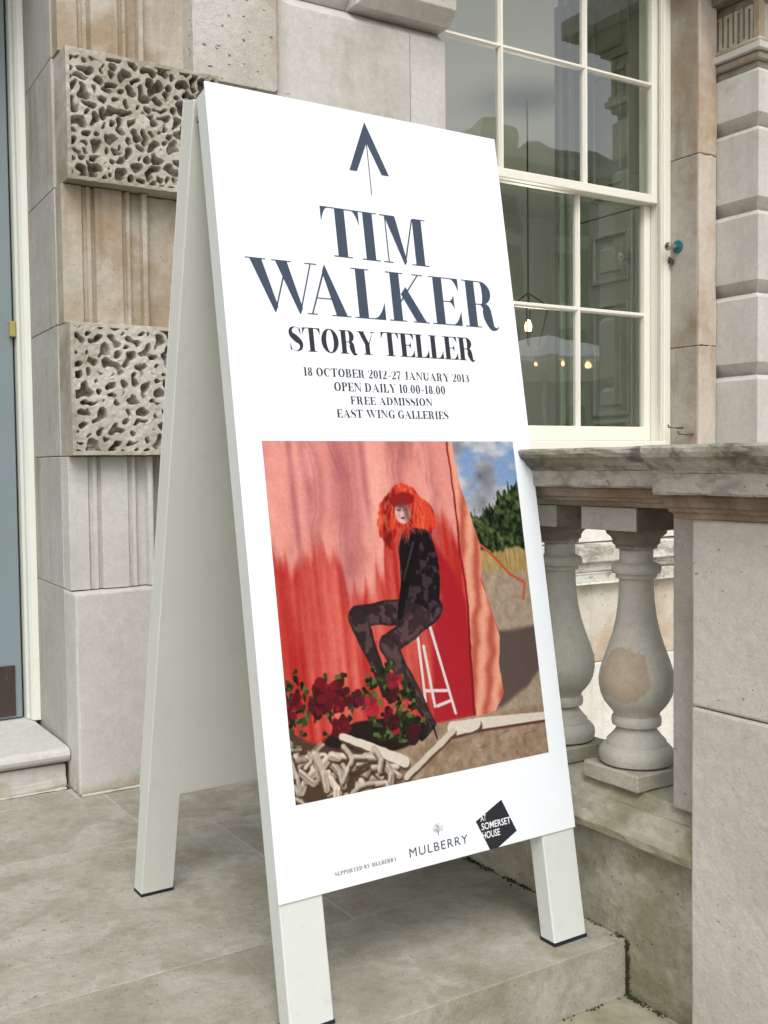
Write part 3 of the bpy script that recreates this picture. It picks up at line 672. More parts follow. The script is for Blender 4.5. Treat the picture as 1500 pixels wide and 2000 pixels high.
# ------------------------------------------------------------ lettering: high-contrast serif capitals drawn as solid print
TH = [0]
class Ink:
    """glyphs in units of cap height"""
    def __init__(s, stem=.21, hair=.016): s.st = stem; s.h = hair; s.P = []
    def poly(s, pts): s.P.append(('p', pts))
    def strip(s, A, B_): s.P.append(('s', A, B_))
    def rect(s, x0, x1, y0, y1): s.poly([(x0, y0), (x1, y0), (x1, y1), (x0, y1)])
    def serif(s, xc, y, half, top): s.rect(xc-half, xc+half, y-s.h if top else y, y if top else y+s.h)
    def ring(s, cx, cy, rx, ry, thk, hair, a0, a1, n=28):
        A, B_ = [], []
        for i in range(n+1):
            a = a0+(a1-a0)*i/n; c_, s_ = math.cos(a), math.sin(a)
            A.append((cx+rx*c_, cy+ry*s_)); B_.append((cx+(rx-thk)*c_, cy+(ry-hair)*s_))
        s.strip(A, B_)
    def stroke(s, pts, ws, n=40):
        P = [Vector(p) for p in pts]; W = list(ws); A, B_ = [], []
        def cr(a, b_, c, d_, t_): return .5*((2*b_)+(-a+c)*t_+(2*a-5*b_+4*c-d_)*t_*t_+(-a+3*b_-3*c+d_)*t_**3)
        Pt = []; Wt = []
        m_ = len(P)-1
        for i in range(n+1):
            x = i/n*m_; k = min(int(x), m_-1); t_ = x-k; g = lambda L, j: L[max(0, min(len(L)-1, j))]
            Pt.append(cr(g(P, k-1), g(P, k), g(P, k+1), g(P, k+2), t_)); Wt.append(cr(g(W, k-1), g(W, k), g(W, k+1), g(W, k+2), t_))
        for i, p in enumerate(Pt):
            t_ = (Pt[min(i+1, n)]-Pt[max(i-1, 0)]).normalized(); nn = Vector((-t_.y, t_.x))*Wt[i]/2
            A.append(tuple(p+nn)); B_.append(tuple(p-nn))
        s.strip(A, B_)
    def wedge(s, x, y, dx, dy):   # curved bracket hanging at the end of an arm
        n = 10; pts = [(x, y)]
        for i in range(n+1):
            q = i/n; pts.append((x+dx*(1-q)**1.0*(1 - 0*q), y+dy*(q**2.2)))
        s.poly(pts)
def glyph(ch, st=.21, h=.016, w_=None):
    I = Ink(st, h); pi = math.pi; s = st
    if ch == 'I': W = s+.2; I.rect(.1, .1+s, h, 1-h); I.serif(.1+s/2, 0, s/2+.1, 0); I.serif(.1+s/2, 1, s/2+.1, 1)
    elif ch == 'T':
        W = .86; c = W/2; I.rect(c-s/2, c+s/2, h, 1-h); I.rect(0, W, 1-h, 1); I.serif(c, 0, s/2+.1, 0)
        I.wedge(0, 1-h, .17, -.30); I.wedge(W, 1-h, -.17, -.30)
    elif ch in 'EF':
        W = .75; I.rect(.1, .1+s, h, 1-h); I.rect(0, W-.02, 1-h, 1); I.wedge(W-.02, 1-h, -.2, -.27)
        I.rect(.1+s, W-.16, .5-h/2, .5+h/2); I.wedge(W-.16, .5+h/2, -.13, .15); I.wedge(W-.16, .5-h/2, -.13, -.15)
        if ch == 'E': I.rect(0, W, 0, h); I.wedge(W, h, -.24, .30)
        else: I.serif(.1+s/2, 0, s/2+.1, 0)
    elif ch == 'L': W = .72; I.rect(.1, .1+s, h, 1-h); I.serif(.1+s/2, 1, s/2+.1, 1); I.rect(0, W, 0, h); I.wedge(W, h, -.28, .34)
    elif ch == 'M':
        W = 1.10; hs_ = h*1.3; I.rect(.11, .11+hs_, h, 1-h); I.serif(.115, 0, .11, 0); I.rect(0, .12, 1-h, 1); I.rect(.12, .12+s*1.05, 1-h, 1)
        I.poly([(.11, 1-h), (.11+s*1.15, 1-h), (.56, .06), (.50, -.02)]); I.poly([(.49, .0), (.525, .0), (W-.1-s+.01, 1-h), (W-.1-s-.02, 1-h)])
        I.rect(W-.1-s, W-.1, h, 1-h); I.serif(W-.1-s/2, 0, s/2+.1, 0); I.rect(W-.1-s, W, 1-h, 1)
    elif ch == 'N':
        W = .95; hs_ = h*1.3; I.rect(.11, .11+hs_, h, 1-h); I.serif(.115, 0, .11, 0); I.rect(0, .3, 1-h, 1)
        I.poly([(.08, 1-h), (.08+s*1.2, 1-h), (W-.11, .05), (W-.11, -.01), (W-.15, -.01)]); I.rect(W-.11-hs_, W-.11, .0, 1-h); I.serif(W-.115, 1, .11, 1)
    elif ch == 'W':
        W = 1.50; t_ = s*1.12
        I.poly([(.09, 1-h), (.09+t_, 1-h), (.60, .10), (.53, -.02)]); I.poly([(.52, 0), (.55, 0), (.81, .78), (.79, .82)])
        I.poly([(.62, 1-h), (.62+t_, 1-h), (1.12, .10), (1.05, -.02)]); I.poly([(1.04, 0), (1.07, 0), (1.38, 1-h), (1.35, 1-h)])
        I.rect(0, .42, 1-h, 1); I.rect(.54, .95, 1-h, 1); I.rect(1.24, W, 1-h, 1)
    elif ch == 'A':
        W = .97; t_ = s*1.1; I.poly([(.095, h), (.125, h), (.47, .91), (.45, .97)]); I.poly([(.46, 1.015), (.40, .86), (W-.09-t_, h), (W-.09, h)])
        I.rect(.215, .60, .33-h/2, .33+h/2); I.serif(.11, 0, .11, 0); I.rect(W-.09-t_-.10, W, 0, h)
    elif ch == 'K':
        W = .98; I.rect(.1, .1+s, h, 1-h); I.serif(.1+s/2, 0, s/2+.1, 0); I.serif(.1+s/2, 1, s/2+.1, 1)
        I.poly([(.1+s, .39), (.1+s, .44), (.765, 1-h), (.80, 1-h)]); I.poly([(.33, .56), (.46, .72), (W-.08, h), (W-.08-s*1.1, h)]); I.rect(.68-.1, W, 0, h); I.rect(.64, .92, 1-h, 1)
    elif ch in 'RPBD':
        I.rect(.1, .1+s, h, 1-h); x0 = .1+s; I.rect(0, x0+.16, 1-h, 1)
        if ch in 'RP':
            W = .93 if ch == 'R' else .74; I.ring(x0+.15, .745, .27, .255, s*1.02, h, -pi/2, pi/2); I.rect(x0, x0+.16, .49, .49+h); I.serif(.1+s/2, 0, s/2+.1, 0)
            if ch == 'R': I.stroke([(x0+.14, .493), (x0+.26, .42), (x0+.30, .22), (x0+.38, .02), (x0+.50, -.012), (x0+.56, .05)], [.016, s*.9, s*1.02, s*.62, .04, .012])
        elif ch == 'B':
            W = .82; I.ring(x0+.15, .76, .25, .24, s, h, -pi/2, pi/2); I.ring(x0+.16, .262, .30, .262, s*1.05, h, -pi/2, pi/2); I.rect(x0, x0+.16, .51, .51+h); I.rect(0, x0+.17, 0, h)
        else:
            W = .93; I.ring(x0+.10, .5, .46, .5, s*1.1, h, -pi/2, pi/2); I.rect(0, x0+.11, 0, h)
    elif ch in 'O0':
        W = .92 if ch == 'O' else .66; I.ring(W/2, .5, W/2-.03, .515, s*(1.05 if ch == 'O' else .9), h*1.1, 0, 2*pi, 48)
    elif ch in 'CG':
        W = .88; I.ring(.47, .5, .44, .515, s*1.08, h, .30*pi, 1.70*pi, 40)
        I.poly([(.74, .92), (.80, 1.0), (.80, .66), (.785, .66), (.70, .90)])
        if ch == 'C': I.stroke([(.72, .07), (.79, .16), (.82, .30)], [.02, .02, .012], 8)
        else: I.rect(.62, .62+s, .04, .42); I.rect(.52, .93, .42, .42+h)
    elif ch == 'S':
        W = .66; I.stroke([(.56, .72), (.50, .93), (.32, 1.0), (.13, .90), (.12, .70), (.34, .52), (.56, .33), (.54, .11), (.32, 0), (.12, .08), (.06, .30)],
                 [.012, .02, .02, s*.55, s*.85, s*1.15, s*.85, s*.5, .02, .02, .012], 70)
        I.poly([(.57, 1.0), (.585, 1.0), (.585, .68), (.57, .68), (.52, .86)]); I.poly([(.045, 0), (.06, 0), (.11, .12), (.06, .33), (.045, .33)])
    elif ch == 'Y':
        W = .93; t_ = s*1.1; c = .48; I.poly([(.08, 1-h), (.08+t_, 1-h), (c+s/2, .45), (c-s/2, .45)]); I.poly([(c+.06, .45), (c+s/2, .45), (.81, 1-h), (.79, 1-h)])
        I.rect(c-s/2, c+s/2, h, .452); I.serif(c, 0, s/2+.1, 0); I.rect(0, .40, 1-h, 1); I.rect(.68, W, 1-h, 1)
    elif ch == 'U':
        W = .90; I.rect(.1, .1+s, .28, 1-h); I.serif(.1+s/2, 1, s/2+.1, 1); I.ring(.45, .29, .35, .305, s, h*1.4, pi, 2*pi); I.rect(.8-h*1.3, .8, .28, 1-h); I.serif(.79, 1, .11, 1)
    elif ch == 'J':
        W = .62; x = .30; I.rect(x, x+s, .22, 1-h); I.serif(x+s/2, 1, s/2+.1, 1); I.stroke([(x+s/2, .24), (x+s*.40, .08), (x-.08, 0), (x-.20, .10)], [s, s*.75, .05, .09], 16)
    elif ch == '1': W = .42; I.rect(.12, .12+s, h, 1); I.serif(.12+s/2, 0, s/2+.09, 0); I.poly([(0, .93), (.12, 1), (.12, .93)])
    elif ch == '2': W = .64; I.stroke([(.08, .74), (.12, .92), (.32, 1), (.52, .90), (.52, .68), (.36, .42), (.10, .10)], [.10, .04, .02, s*.7, s, s*.6, .02], 40); I.poly([(.05, 0), (.58, 0), (.61, .26), (.52, .14), (.08, .13)])
    elif ch == '3': W = .62; I.stroke([(.09, .78), (.14, .94), (.32, 1), (.48, .86), (.46, .66), (.24, .54)], [.10, .04, .02, s*.8, s*.75, .02], 30); I.stroke([(.24, .54), (.50, .44), (.54, .24), (.34, 0), (.12, .05), (.08, .22)], [.02, s*.7, s, .03, .03, .10], 30)
    elif ch == '7': W = .62; I.poly([(.04, .86), (.04, 1), (.60, 1), (.60, .96), (.38, .40), (.36, 0), (.16, 0), (.20, .34), (.50, .88)])
    elif ch == '8': W = .66; I.ring(.33, .75, .25, .25, s*.8, h, 0, 2*pi, 32); I.ring(.33, .26, .29, .27, s*.95, h, 0, 2*pi, 32)
    elif ch == '.': W = .26; I.rect(.05, .19, 0, .13)
    elif ch == '\u2013': W = .52; I.rect(.02, .50, .33, .33+h*1.5)
    else: W = .30
    return I.P, W
def to_board(P, ox, oy, sx, sy, mb):
    for pr_ in P:
        TH[0] = (TH[0]+1) % 14; z = -.0046-TH[0]*.00002
        pt = lambda q: F(ox+q[0]*sx, S0+oy+q[1]*sy, z)
        if pr_[0] == 'p': mb.add([pt(q) for q in pr_[1]], [tuple(range(len(pr_[1])))])
        else:
            A, B_ = pr_[1], pr_[2]; n = len(A)
            mb.add([pt(q) for q in A]+[pt(q) for q in B_], [(i, i+1, n+i+1, n+i) for i in range(n-1)])
def word(name, text, x0, x1, y0, y1, mat, st=.21, h=.016, track=.06, boxes=None):
    mb = MB(); sy = y1-y0
    if boxes:
        for ch, (a, b_) in zip(text, boxes):
            P, W = glyph(ch, st, h); to_board(P, a, y0, (b_-a)/W, sy, mb)
    else:
        G_ = [glyph(c, st, h) for c in text]; tot = sum(g[1]+track for g in G_)-track; k = (x1-x0)/tot; x = x0
        for P, W in G_: to_board(P, x, y0, k, sy, mb); x += (W+track)*k
    o = mb.build(name, mat, poster, fixn=False); return o
word('lettering', 'TIM', 0, 0, 1.2697, 1.3772, M['ink'], boxes=[(.2372, .331), (.331, .3776), (.386, .507)], st=.22, h=.020)
word('lettering', 'WALKER', 0, 0, 1.1395, 1.2485, M['ink'], boxes=[(.0521, .2149), (.1834, .289), (.2977, .376), (.3855, .4909), (.4995, .5823), (.591, .6927)], st=.22, h=.019)
word('lettering', 'STORY', .134, .342, 1.0605, 1.1105, M['ink_dark'], st=.235, h=.03, track=.02)
word('lettering', 'TELLER', .357, .609, 1.0605, 1.1125, M['ink_dark'], st=.235, h=.03, track=.03)
word('lettering', '18 OCTOBER 2012\u201327 JANUARY 2013', .1605, .582, 1.0098, 1.0272, M['ink_dark'], st=.21, h=.045, track=.08)
word('lettering', 'OPEN DAILY 10.00\u201318.00', .2285, .5125, .9802, .9985, M['ink_dark'], st=.21, h=.045, track=.08)
word('lettering', 'FREE ADMISSION', .265, .474, .953, .9695, M['ink_dark'], st=.21, h=.045, track=.08)
word('lettering', 'EAST WING GALLERIES', .229, .5135, .9245, .9415, M['ink_dark'], st=.21, h=.045, track=.08)
word('lettering', 'SUPPORTED BY MULBERRY', .1215, .2645, .0262, .0338, M['ink_grey'], st=.21, h=.05, track=.1)
# arrow
mb = MB(); to_board([('p', [(.3724, 1.5843), (.3213, 1.4678), (.3402, 1.4678), (.3724, 1.5365), (.4040, 1.4680), (.4231, 1.4680)]), ('p', [(.3712, 1.4177), (.3733, 1.4177), (.3733, 1.540), (.3712, 1.540)])], 0, 0, 1, 1, mb)
mb.build('arrow', M['ink'], poster, fixn=False)
# sans lettering from the built-in font, laid flat on the board as mesh
def sans(name, text, x0, x1, y0, y1, mat, bold=0, gap=1.0, zoff=-.0046):
    cu = bpy.data.curves.new(name, 'FONT'); cu.body = text; cu.space_character = gap; cu.offset = bold; cu.resolution_u = 4
    to = bpy.data.objects.new(name, cu); col.objects.link(to); dg = bpy.context.evaluated_depsgraph_get()
    me = bpy.data.meshes.new_from_object(to.evaluated_get(dg)); bpy.data.objects.remove(to)
    xs = [v.co.x for v in me.vertices]; ys = [v.co.y for v in me.vertices]; a, b_, c, e = min(xs), max(xs), min(ys), max(ys)
    for v in me.vertices:
        v.co = F(x0+(v.co.x-a)/(b_-a)*(x1-x0), S0+y0+(v.co.y-c)/(e-c)*(y1-y0), zoff)
    me.materials.clear(); me.materials.append(mat); o = bpy.data.objects.new(name, me); col.objects.link(o); o.parent = poster; return o
sans('lettering', 'MULBERRY', .2955, .4425, .0252, .0426, M['ink'], 0, 1.18)
logo = MB(); lp_ = [(.4681, .0639), (.5415, .0961), (.5739, .0245), (.5185, .0), (.4972, .0)]
logo.add([F(x, S0+y, -.0046) for x, y in lp_], [tuple(range(5))]); logo = logo.build('black_pentagon_logo', M['ink_dark'], poster, fixn=False)
for tx, x0, x1, y0, y1 in (('AT', .4805, .4960, .0612, .0742), ('SOMERSET', .4812, .5600, .0430, .0572), ('HOUSE', .4812, .5282, .0243, .0388)):
    sans('lettering', tx, x0, x1, y0, y1, M['ink_white'], .012, 1.0, -.0049)
# little tree emblem: trunk, twigs and many leaves
mb = MB(); rg = random.Random(3)
def tp(pts): to_board([('p', pts)], 0, 0, 1, 1, mb)
tp([(.3690, .0548), (.3714, .0548), (.3706, .0610), (.3700, .0610)])
for k in range(9):
    a = R(20+k*17.5); x, y = .3703+.011*math.cos(a), .0605+.013*math.sin(a); tp([(.3701, .0600), (.3705, .0600), (x+.0002, y), (x-.0002, y)])
for k in range(75):
    a = rg.uniform(0, math.pi*2); q = math.sqrt(rg.random()); x, y = .3705+.0135*q*math.cos(a), .0698+.0098*q*math.sin(a)
    e = rg.uniform(0, 3.1); l, w2 = .0010, .0005; c_, s_ = math.cos(e), math.sin(e)
    tp([(x+l*c_, y+l*s_), (x-w2*s_, y+w2*c_), (x-l*c_, y-l*s_), (x+w2*s_, y-w2*c_)])
mb.build('tree_emblem', M['ink_grey'], poster, fixn=False)

# ------------------------------------------------------------ printed picture on the poster (a flat colour print; generic stand-in)
def print_picture():
    nu, nv = 400, 440
    U_, V_ = np.meshgrid(np.linspace(0, 1, nu), np.linspace(0, 1, nv)); asp = .702/.636
    def vn(su, sv, seed):
        gu, gv = int(su)+3, int(sv)+3; g = np.random.default_rng(seed).random((gv, gu)); x, y = U_*su, V_*sv
        i, j = x.astype(int), y.astype(int); a, b_ = x-i, y-j; a = a*a*(3-2*a); b_ = b_*b_*(3-2*b_)
        return (g[j, i]*(1-a)+g[j, i+1]*a)*(1-b_)+(g[j+1, i]*(1-a)+g[j+1, i+1]*a)*b_
    def fbm(su, sv, seed, o=4):
        r_ = 0; am = .5; tot = 0
        for k in range(o): r_ = r_+am*vn(su*2**k, sv*2**k, seed+k); tot += am; am *= .55
        return r_/tot
    Wu = U_+(fbm(9, 9, 900)-.5)*.02; Wv = V_+(fbm(9, 9, 950)-.5)*.02
    img = np.zeros((nv, nu, 3))
    C_ = lambda r_, g, b_: np.array([r_, g, b_], float)
    def put(mask, c): nonlocal img; mask = np.clip(mask, 0, 1)[..., None]; img = img*(1-mask)+c*mask
    def pdist(pts, warp=1):
        X, Y = (Wu, Wv) if warp else (U_, V_); Y = Y*asp; P = [(x, y*asp) for x, y in pts]
        ds = np.full(X.shape, 9.); ins = np.zeros(X.shape, bool)
        for (x0, y0), (x1, y1) in zip(P, P[1:]+P[:1]):
            ex, ey = x1-x0, y1-y0; t_ = np.clip(((X-x0)*ex+(Y-y0)*ey)/(ex*ex+ey*ey+1e-12), 0, 1)
            ds = np.minimum(ds, np.hypot(X-x0-t_*ex, Y-y0-t_*ey))
            c = ((y0 > Y) != (y1 > Y)) & (X < (x1-x0)*(Y-y0)/(y1-y0+1e-12)+x0); ins ^= c
        return np.where(ins, -ds, ds)
    def poly(pts, c, soft=.004, warp=1): put(.5-pdist(pts, warp)/soft, c)
    def cap(p, q, r0, r1, warp=0):
        X, Y = (Wu, Wv) if warp else (U_, V_); x0, y0, x1, y1 = p[0], p[1]*asp, q[0], q[1]*asp; Y = Y*asp
        ex, ey = x1-x0, y1-y0; t_ = np.clip(((X-x0)*ex+(Y-y0)*ey)/(ex*ex+ey*ey+1e-12), 0, 1)
        return np.hypot(X-x0-t_*ex, Y-y0-t_*ey)-(r0+(r1-r0)*t_)
    def stroke(p, q, r0, r1, c, soft=.003, warp=0, sh=None):
        dd = cap(p, q, r0, r1, warp)
        if sh is not None: put(.5-cap((p[0]+.004, p[1]+.008), (q[0]+.004, q[1]+.008), r0, r1)/.006, sh)
        put(.5-dd/soft, c)
        return dd
    # painted canvas backdrop: salmon above, coral red below, with washes running down
    n1 = fbm(7, 3, 1); n2 = fbm(26, 2.2, 20); n3 = fbm(60, 60, 40, 2)
    lvl = V_+(fbm(6, 2, 60)-.5)*.30+(fbm(22, 3, 70)-.5)*.14
    lvl = lvl+(vn(46, 2.5, 71)-.5)*.10+(vn(90, 5, 72)-.5)*.05
    k = np.clip((lvl-.27)/.09, 0, 1)[..., None]; k = k*k*(3-2*k)
    top = C_(236, 158, 146)+(n1-.5)[..., None]*C_(40, 60, 50)+(n2-.5)[..., None]*C_(20, 30, 30)
    bot = C_(204, 78, 68)+(n2-.5)[..., None]*C_(70, 110, 95)+(vn(70, 3, 73)-.5)[..., None]*C_(26, 46, 40)+(n1-.5)[..., None]*C_(10, 35, 30)
    img = top*(1-k)+bot*k
    img += (n3-.5)[..., None]*12
    st_ = np.clip((fbm(14, 3.2, 80)-.60)/.14, 0, 1)*np.clip((.55-V_)/.25, 0, 1); put(st_*.5, C_(170, 98, 98))
    for (a, seed, w_, y1) in ((.14, 1, .02, .32), (.26, 2, .035, .5), (.36, 3, .014, .3), (.50, 4, .022, .16), (.08, 5, .012, .4)):
        cx = a+(vn(2, 6, 300+seed)-.5)*.05+V_*.03; m1 = np.exp(-((U_-cx)/w_)**2)*np.clip((y1-V_)/.12, 0, 1)*(.4+.8*vn(5, 14, 310+seed)); put(m1*.55, C_(160, 84, 92))
    put(np.clip((.06-U_)/.06, 0, 1)*np.clip((V_-.3)/.2, 0, 1)*.35, C_(200, 50, 52))
    for sd, x0_, a_ in ((1, .13, .05), (2, .245, .045), (3, .47, .03), (4, .30, .02), (5, .60, .015)):
        edge = x0_+(vn(1, 7, 400+sd)-.5)*a_*2.2+(vn(1, 24, 410+sd)-.5)*.018+V_*.04; dd = U_-edge
        put(np.exp(-(dd/.0035)**2)*.3*(.3+vn(3, 18, 440+sd))*np.clip((.42-V_)/.1, 0, 1), C_(150, 70, 76)); put(np.clip(1-np.abs(dd-.022)/.026, 0, 1)*(dd > 0)*.42*np.clip((.40-V_)/.12, 0, 1), C_(168, 96, 98))
    # backdrop's shaded lower right
    poly([(.60, .30), (.66, .38), (.71, .50), (.70, .85), (.52, .85), (.56, .6), (.61, .48)], C_(176, 34, 46), .02)
    # landscape
    out_ = [(.725, -.05), (.738, .12), (.772, .25), (.80, .34), (.79, .43), (.82, .55), (.84, .60), (.82, .69), (.83, .79), (.775, .845), (.60, .85), (1.1, .88), (1.1, -.05)]
    land_m = np.clip(.5-pdist(out_, 0)/.003, 0, 1)
    sk = C_(120, 150, 196)+(V_*3)[..., None]*C_(55, 48, 28); cl = np.clip((fbm(7, 12, 120)-.36)/.16, 0, 1)[..., None]
    sk = sk*(1-cl)+(C_(198, 200, 208)-(np.clip(fbm(6, 9, 130)-.5, 0, 1)*260)[..., None])*cl
    L_ = sk
    hl = .205-(U_-.8)*.34+(fbm(16, 4, 140)-.5)*.09+(vn(130, 60, 141)-.5)*.03
    hd = np.clip((V_-hl)/.012, 0, 1)[..., None]; leaf = fbm(70, 70, 150, 3)[..., None]
    L_ = L_*(1-hd)+(C_(42, 56, 34)+(leaf-.45)*C_(150, 160, 90)+(fbm(9, 12, 151)[..., None]-.5)*C_(60, 60, 30))*hd
    gr_ = np.clip((V_-(.345+(fbm(40, 3, 160)-.5)*.03))/.01, 0, 1)[..., None]; L_ = L_*(1-gr_)+(C_(176, 150, 100)+(fbm(120, 14, 170)[..., None]-.5)*70)*gr_
    pt_ = np.clip((V_-(.40+(U_-.8)*.12+(fbm(30, 3, 180)-.5)*.02))/.01, 0, 1)[..., None]; L_ = L_*(1-pt_)+(C_(170, 152, 132)+(fbm(60, 60, 190, 3)[..., None]-.5)*40)*pt_
    img = img*(1-land_m[..., None])+L_*land_m[..., None]
    poly([(.80, .60), (1.03, .595), (1.03, .72), (.93, .79), (.82, .83), (.78, .84), (.80, .7)], C_(98, 84, 78), .016)
    # foreground sand
    sand = C_(160, 136, 114)+(fbm(50, 50, 200, 4)-.5)[..., None]*70
    gm = np.clip((V_-(.845+(fbm(14, 2, 210)-.5)*.015))/.006, 0, 1)*(1-0*U_)
    put(gm, sand)
    # loose satin edge of the backdrop
    poly([(.700, -.02), (.725, -.02), (.738, .14), (.775, .26), (.806, .335), (.785, .44), (.822, .55), (.838, .62), (.82, .70), (.832, .79), (.785, .842), (.70, .85), (.715, .6), (.722, .4), (.712, .2)], C_(224, 140, 112), .004)
    fold = np.sin((U_-.7)*95+V_*16+fbm(4, 6, 220)*9); fm = np.clip(.5-pdist([(.70, -.02), (.725, -.02), (.738, .14), (.775, .26), (.806, .335), (.785, .44), (.822, .55), (.838, .62), (.82, .70), (.832, .79), (.785, .842), (.70, .85), (.715, .6), (.722, .4), (.712, .2)])/.004, 0, 1)
    put(fm*np.clip(fold, 0, 1)*.6, C_(246, 190, 160)); put(fm*np.clip(-fold, 0, 1)*.6, C_(170, 66, 56))
    stroke((.706, 0), (.716, .5), .004, .004, C_(150, 30, 36), warp=1); stroke((.716, .5), (.698, .84), .004, .006, C_(140, 26, 34), warp=1)
    for a, b_ in zip([(.804, .33), (.86, .375), (.92, .43), (.98, .46)], [(.86, .375), (.92, .43), (.98, .46), (.965, .51)]): stroke(a, b_, .004, .005, C_(206, 88, 54))
    # white stool
    for a, b_ in (((.50, .56), (.505, .78)), ((.55, .55), (.62, .83)), ((.505, .75), (.60, .76)), ((.52, .62), (.54, .80)), ((.55, .80), (.61, .79))): stroke(a, b_, .0055, .005, C_(228, 216, 214))
    # generic seated figure: dark long gown and gloves, loose red hair
    rg0 = random.Random(77)
    skin = C_(222, 190, 182); blk_ = C_(28, 20, 24)
    dark2 = C_(52, 38, 42)
    Yv = np.zeros_like(U_)
    def limb(pts, rs, c):
        for (p_, q_), (ra, rb) in zip(zip(pts, pts[1:]), zip(rs, rs[1:])):
            dd = cap(p_, q_, ra, rb, 1); mk = np.clip(.5-dd/.004, 0, 1); put(mk, c)
            put(mk*np.clip((fbm(48, 44, 233, 3)-.5)/.08, 0, 1)*.55, C_(118, 90, 90)); put(mk*np.clip((dd+.012)/.012, 0, 1)*.6, C_(24, 16, 20))
    limb([(.555, .505), (.28, .515), (.33, .66), (.355, .735)], [.046, .036, .022, .014], dark2)
    limb([(.355, .735), (.405, .765)], [.014, .007], blk_)
    limb([(.565, .515), (.385, .605), (.47, .76), (.515, .85)], [.048, .034, .024, .015], C_(60, 44, 48))
    limb([(.515, .85), (.47, .89)], [.017, .008], blk_); stroke((.525, .855), (.535, .895), .004, .0025, blk_)
    gown = [(.495, .262), (.52, .248), (.56, .255), (.600, .285), (.618, .36), (.612, .44), (.600, .50), (.575, .535), (.53, .50), (.47, .475), (.46, .40), (.458, .32)]
    poly(gown, blk_, .005); gm_ = np.clip(.5-pdist(gown)/.005, 0, 1)
    put(gm_*np.clip((fbm(40, 40, 250, 3)-.56)/.06, 0, 1)*.45, C_(110, 96, 102))
    stroke((.53, .30), (.475, .42), .022, .017, C_(22, 16, 20)); stroke((.475, .42), (.44, .525), .016, .011, C_(18, 14, 18)); put((.5-cap((.522, .31), (.468, .42), .003, .002)/.006)*.6, C_(130, 110, 116))
    hair = [(.43, .165), (.455, .142), (.50, .128), (.54, .142), (.565, .168), (.60, .195), (.622, .235), (.622, .268), (.60, .285), (.572, .272), (.545, .268), (.52, .262), (.47, .262), (.462, .29), (.438, .322), (.412, .312), (.395, .28), (.398, .235), (.408, .195)]
    hd_ = pdist(hair); hd_ = hd_+(fbm(46, 46, 255, 3)-.5)*.022; hairm = np.clip(.5-hd_/.006, 0, 1); put(hairm, C_(186, 42, 30))
    fl = fbm(40, 16, 260, 3); put(hairm*np.clip((fl-.5)/.1, 0, 1)*.7, C_(104, 16, 20)); put(hairm*np.clip((.42-fl)/.08, 0, 1)*.7, C_(236, 90, 54)); put(hairm*np.clip((fbm(90, 30, 275, 2)-.6)/.1, 0, 1)*.5, C_(244, 130, 84))
    for q_ in range(150):
        a2 = rg0.uniform(0, 6.28); x = .505+.07*math.cos(a2)*rg0.random(); y = .20+.07*math.sin(a2)*rg0.random(); dx = rg0.gauss(0, .012)+(x-.505)*.25; l = rg0.uniform(.02, .05)
        stroke((x, y), (x+dx, y+l), .0016, .0007, rg0.choice((C_(238, 84, 50), C_(214, 54, 36), C_(160, 26, 26), C_(240, 110, 76))), warp=1)
    put(.5-(np.hypot((U_-.492)/.030, (V_-.218)*asp/.037)-1)/.16, skin); put(.5-(np.hypot((Wu-.50)/.05, (Wv-.178)*asp/.022)-1)/.2, C_(150, 26, 24))
    put(.5-(np.hypot((U_-.479)/.008, (V_-.210)*asp/.003)-1)/.5, C_(80, 50, 56)); put(.5-(np.hypot((U_-.505)/.008, (V_-.209)*asp/.003)-1)/.5, C_(80, 50, 56)); put(.5-(np.hypot((U_-.492)/.008, (V_-.234)*asp/.004)-1)/.4, C_(140, 20, 36))
    put((.5-(np.hypot((U_-.510)/.014, (V_-.222)*asp/.032)-1)/.7)*.6, C_(140, 84, 84)); put((.5-(np.hypot((U_-.492)/.03, (V_-.200)*asp/.016)-1)/.7)*.5, C_(120, 60, 66)); put((.5-cap((.491, .205), (.488, .225), .002, .003)/.004)*.5, C_(244, 222, 214)); put((.5-(np.hypot((U_-.475)/.012, (V_-.226)*asp/.012)-1)/.8)*.3, C_(200, 130, 128))
    # rose bushes
    rg = random.Random(12)
    def bush(cx, cy, rx, ry, n, ng, dark):
        for _ in range(ng):
            a, q = rg.uniform(0, 6.28), math.sqrt(rg.random()); x, y = cx+rx*q*math.cos(a), cy+ry*q*math.sin(a); g = rg.choice((.3, .5, .7, 1.0, 1.5)); e = rg.uniform(0, 3.14); l = rg.uniform(.005, .011)
            stroke((x-l*math.cos(e), y-l*math.sin(e)), (x+l*math.cos(e), y+l*math.sin(e)), .0075, .002, C_(58*g, 74*g, 36*g))
        for _ in range(n):
            a, q = rg.uniform(0, 6.28), math.sqrt(rg.random()); x, y = cx+rx*.85*q*math.cos(a), cy+ry*.8*q*math.sin(a); rr_ = rg.uniform(.022, .036)
            base = rg.uniform(80, 140); hot = rg.random() < .3
            if hot: base = 165
            for q_ in range(9):
                a2 = rg.uniform(0, 6.28); r2 = rr_*rg.uniform(.35, .75); px, py = x+r2*math.cos(a2), y+r2*math.sin(a2)/asp; pr2 = rr_*rg.uniform(.35, .55); g2 = rg.uniform(.6, 1.2)
                dd = np.hypot((Wu-px)*rg.uniform(.8, 1.3), (Wv-py)*asp)-pr2
                put(.5-dd/.004, C_(base*g2, 16*g2+(20 if hot else 0), 34*g2+(20 if hot else 0))); put((.5-np.abs(dd+.003)/.003)*.5, C_(min(base*g2*1.35, 230), 44, 62))
            for q_ in range(3): put((.5-np.abs(np.hypot(Wu-x+.002*q_, (Wv-y)*asp+.002)-rr_*(.12+.12*q_))/.003)*.7, C_(70, 8, 22))
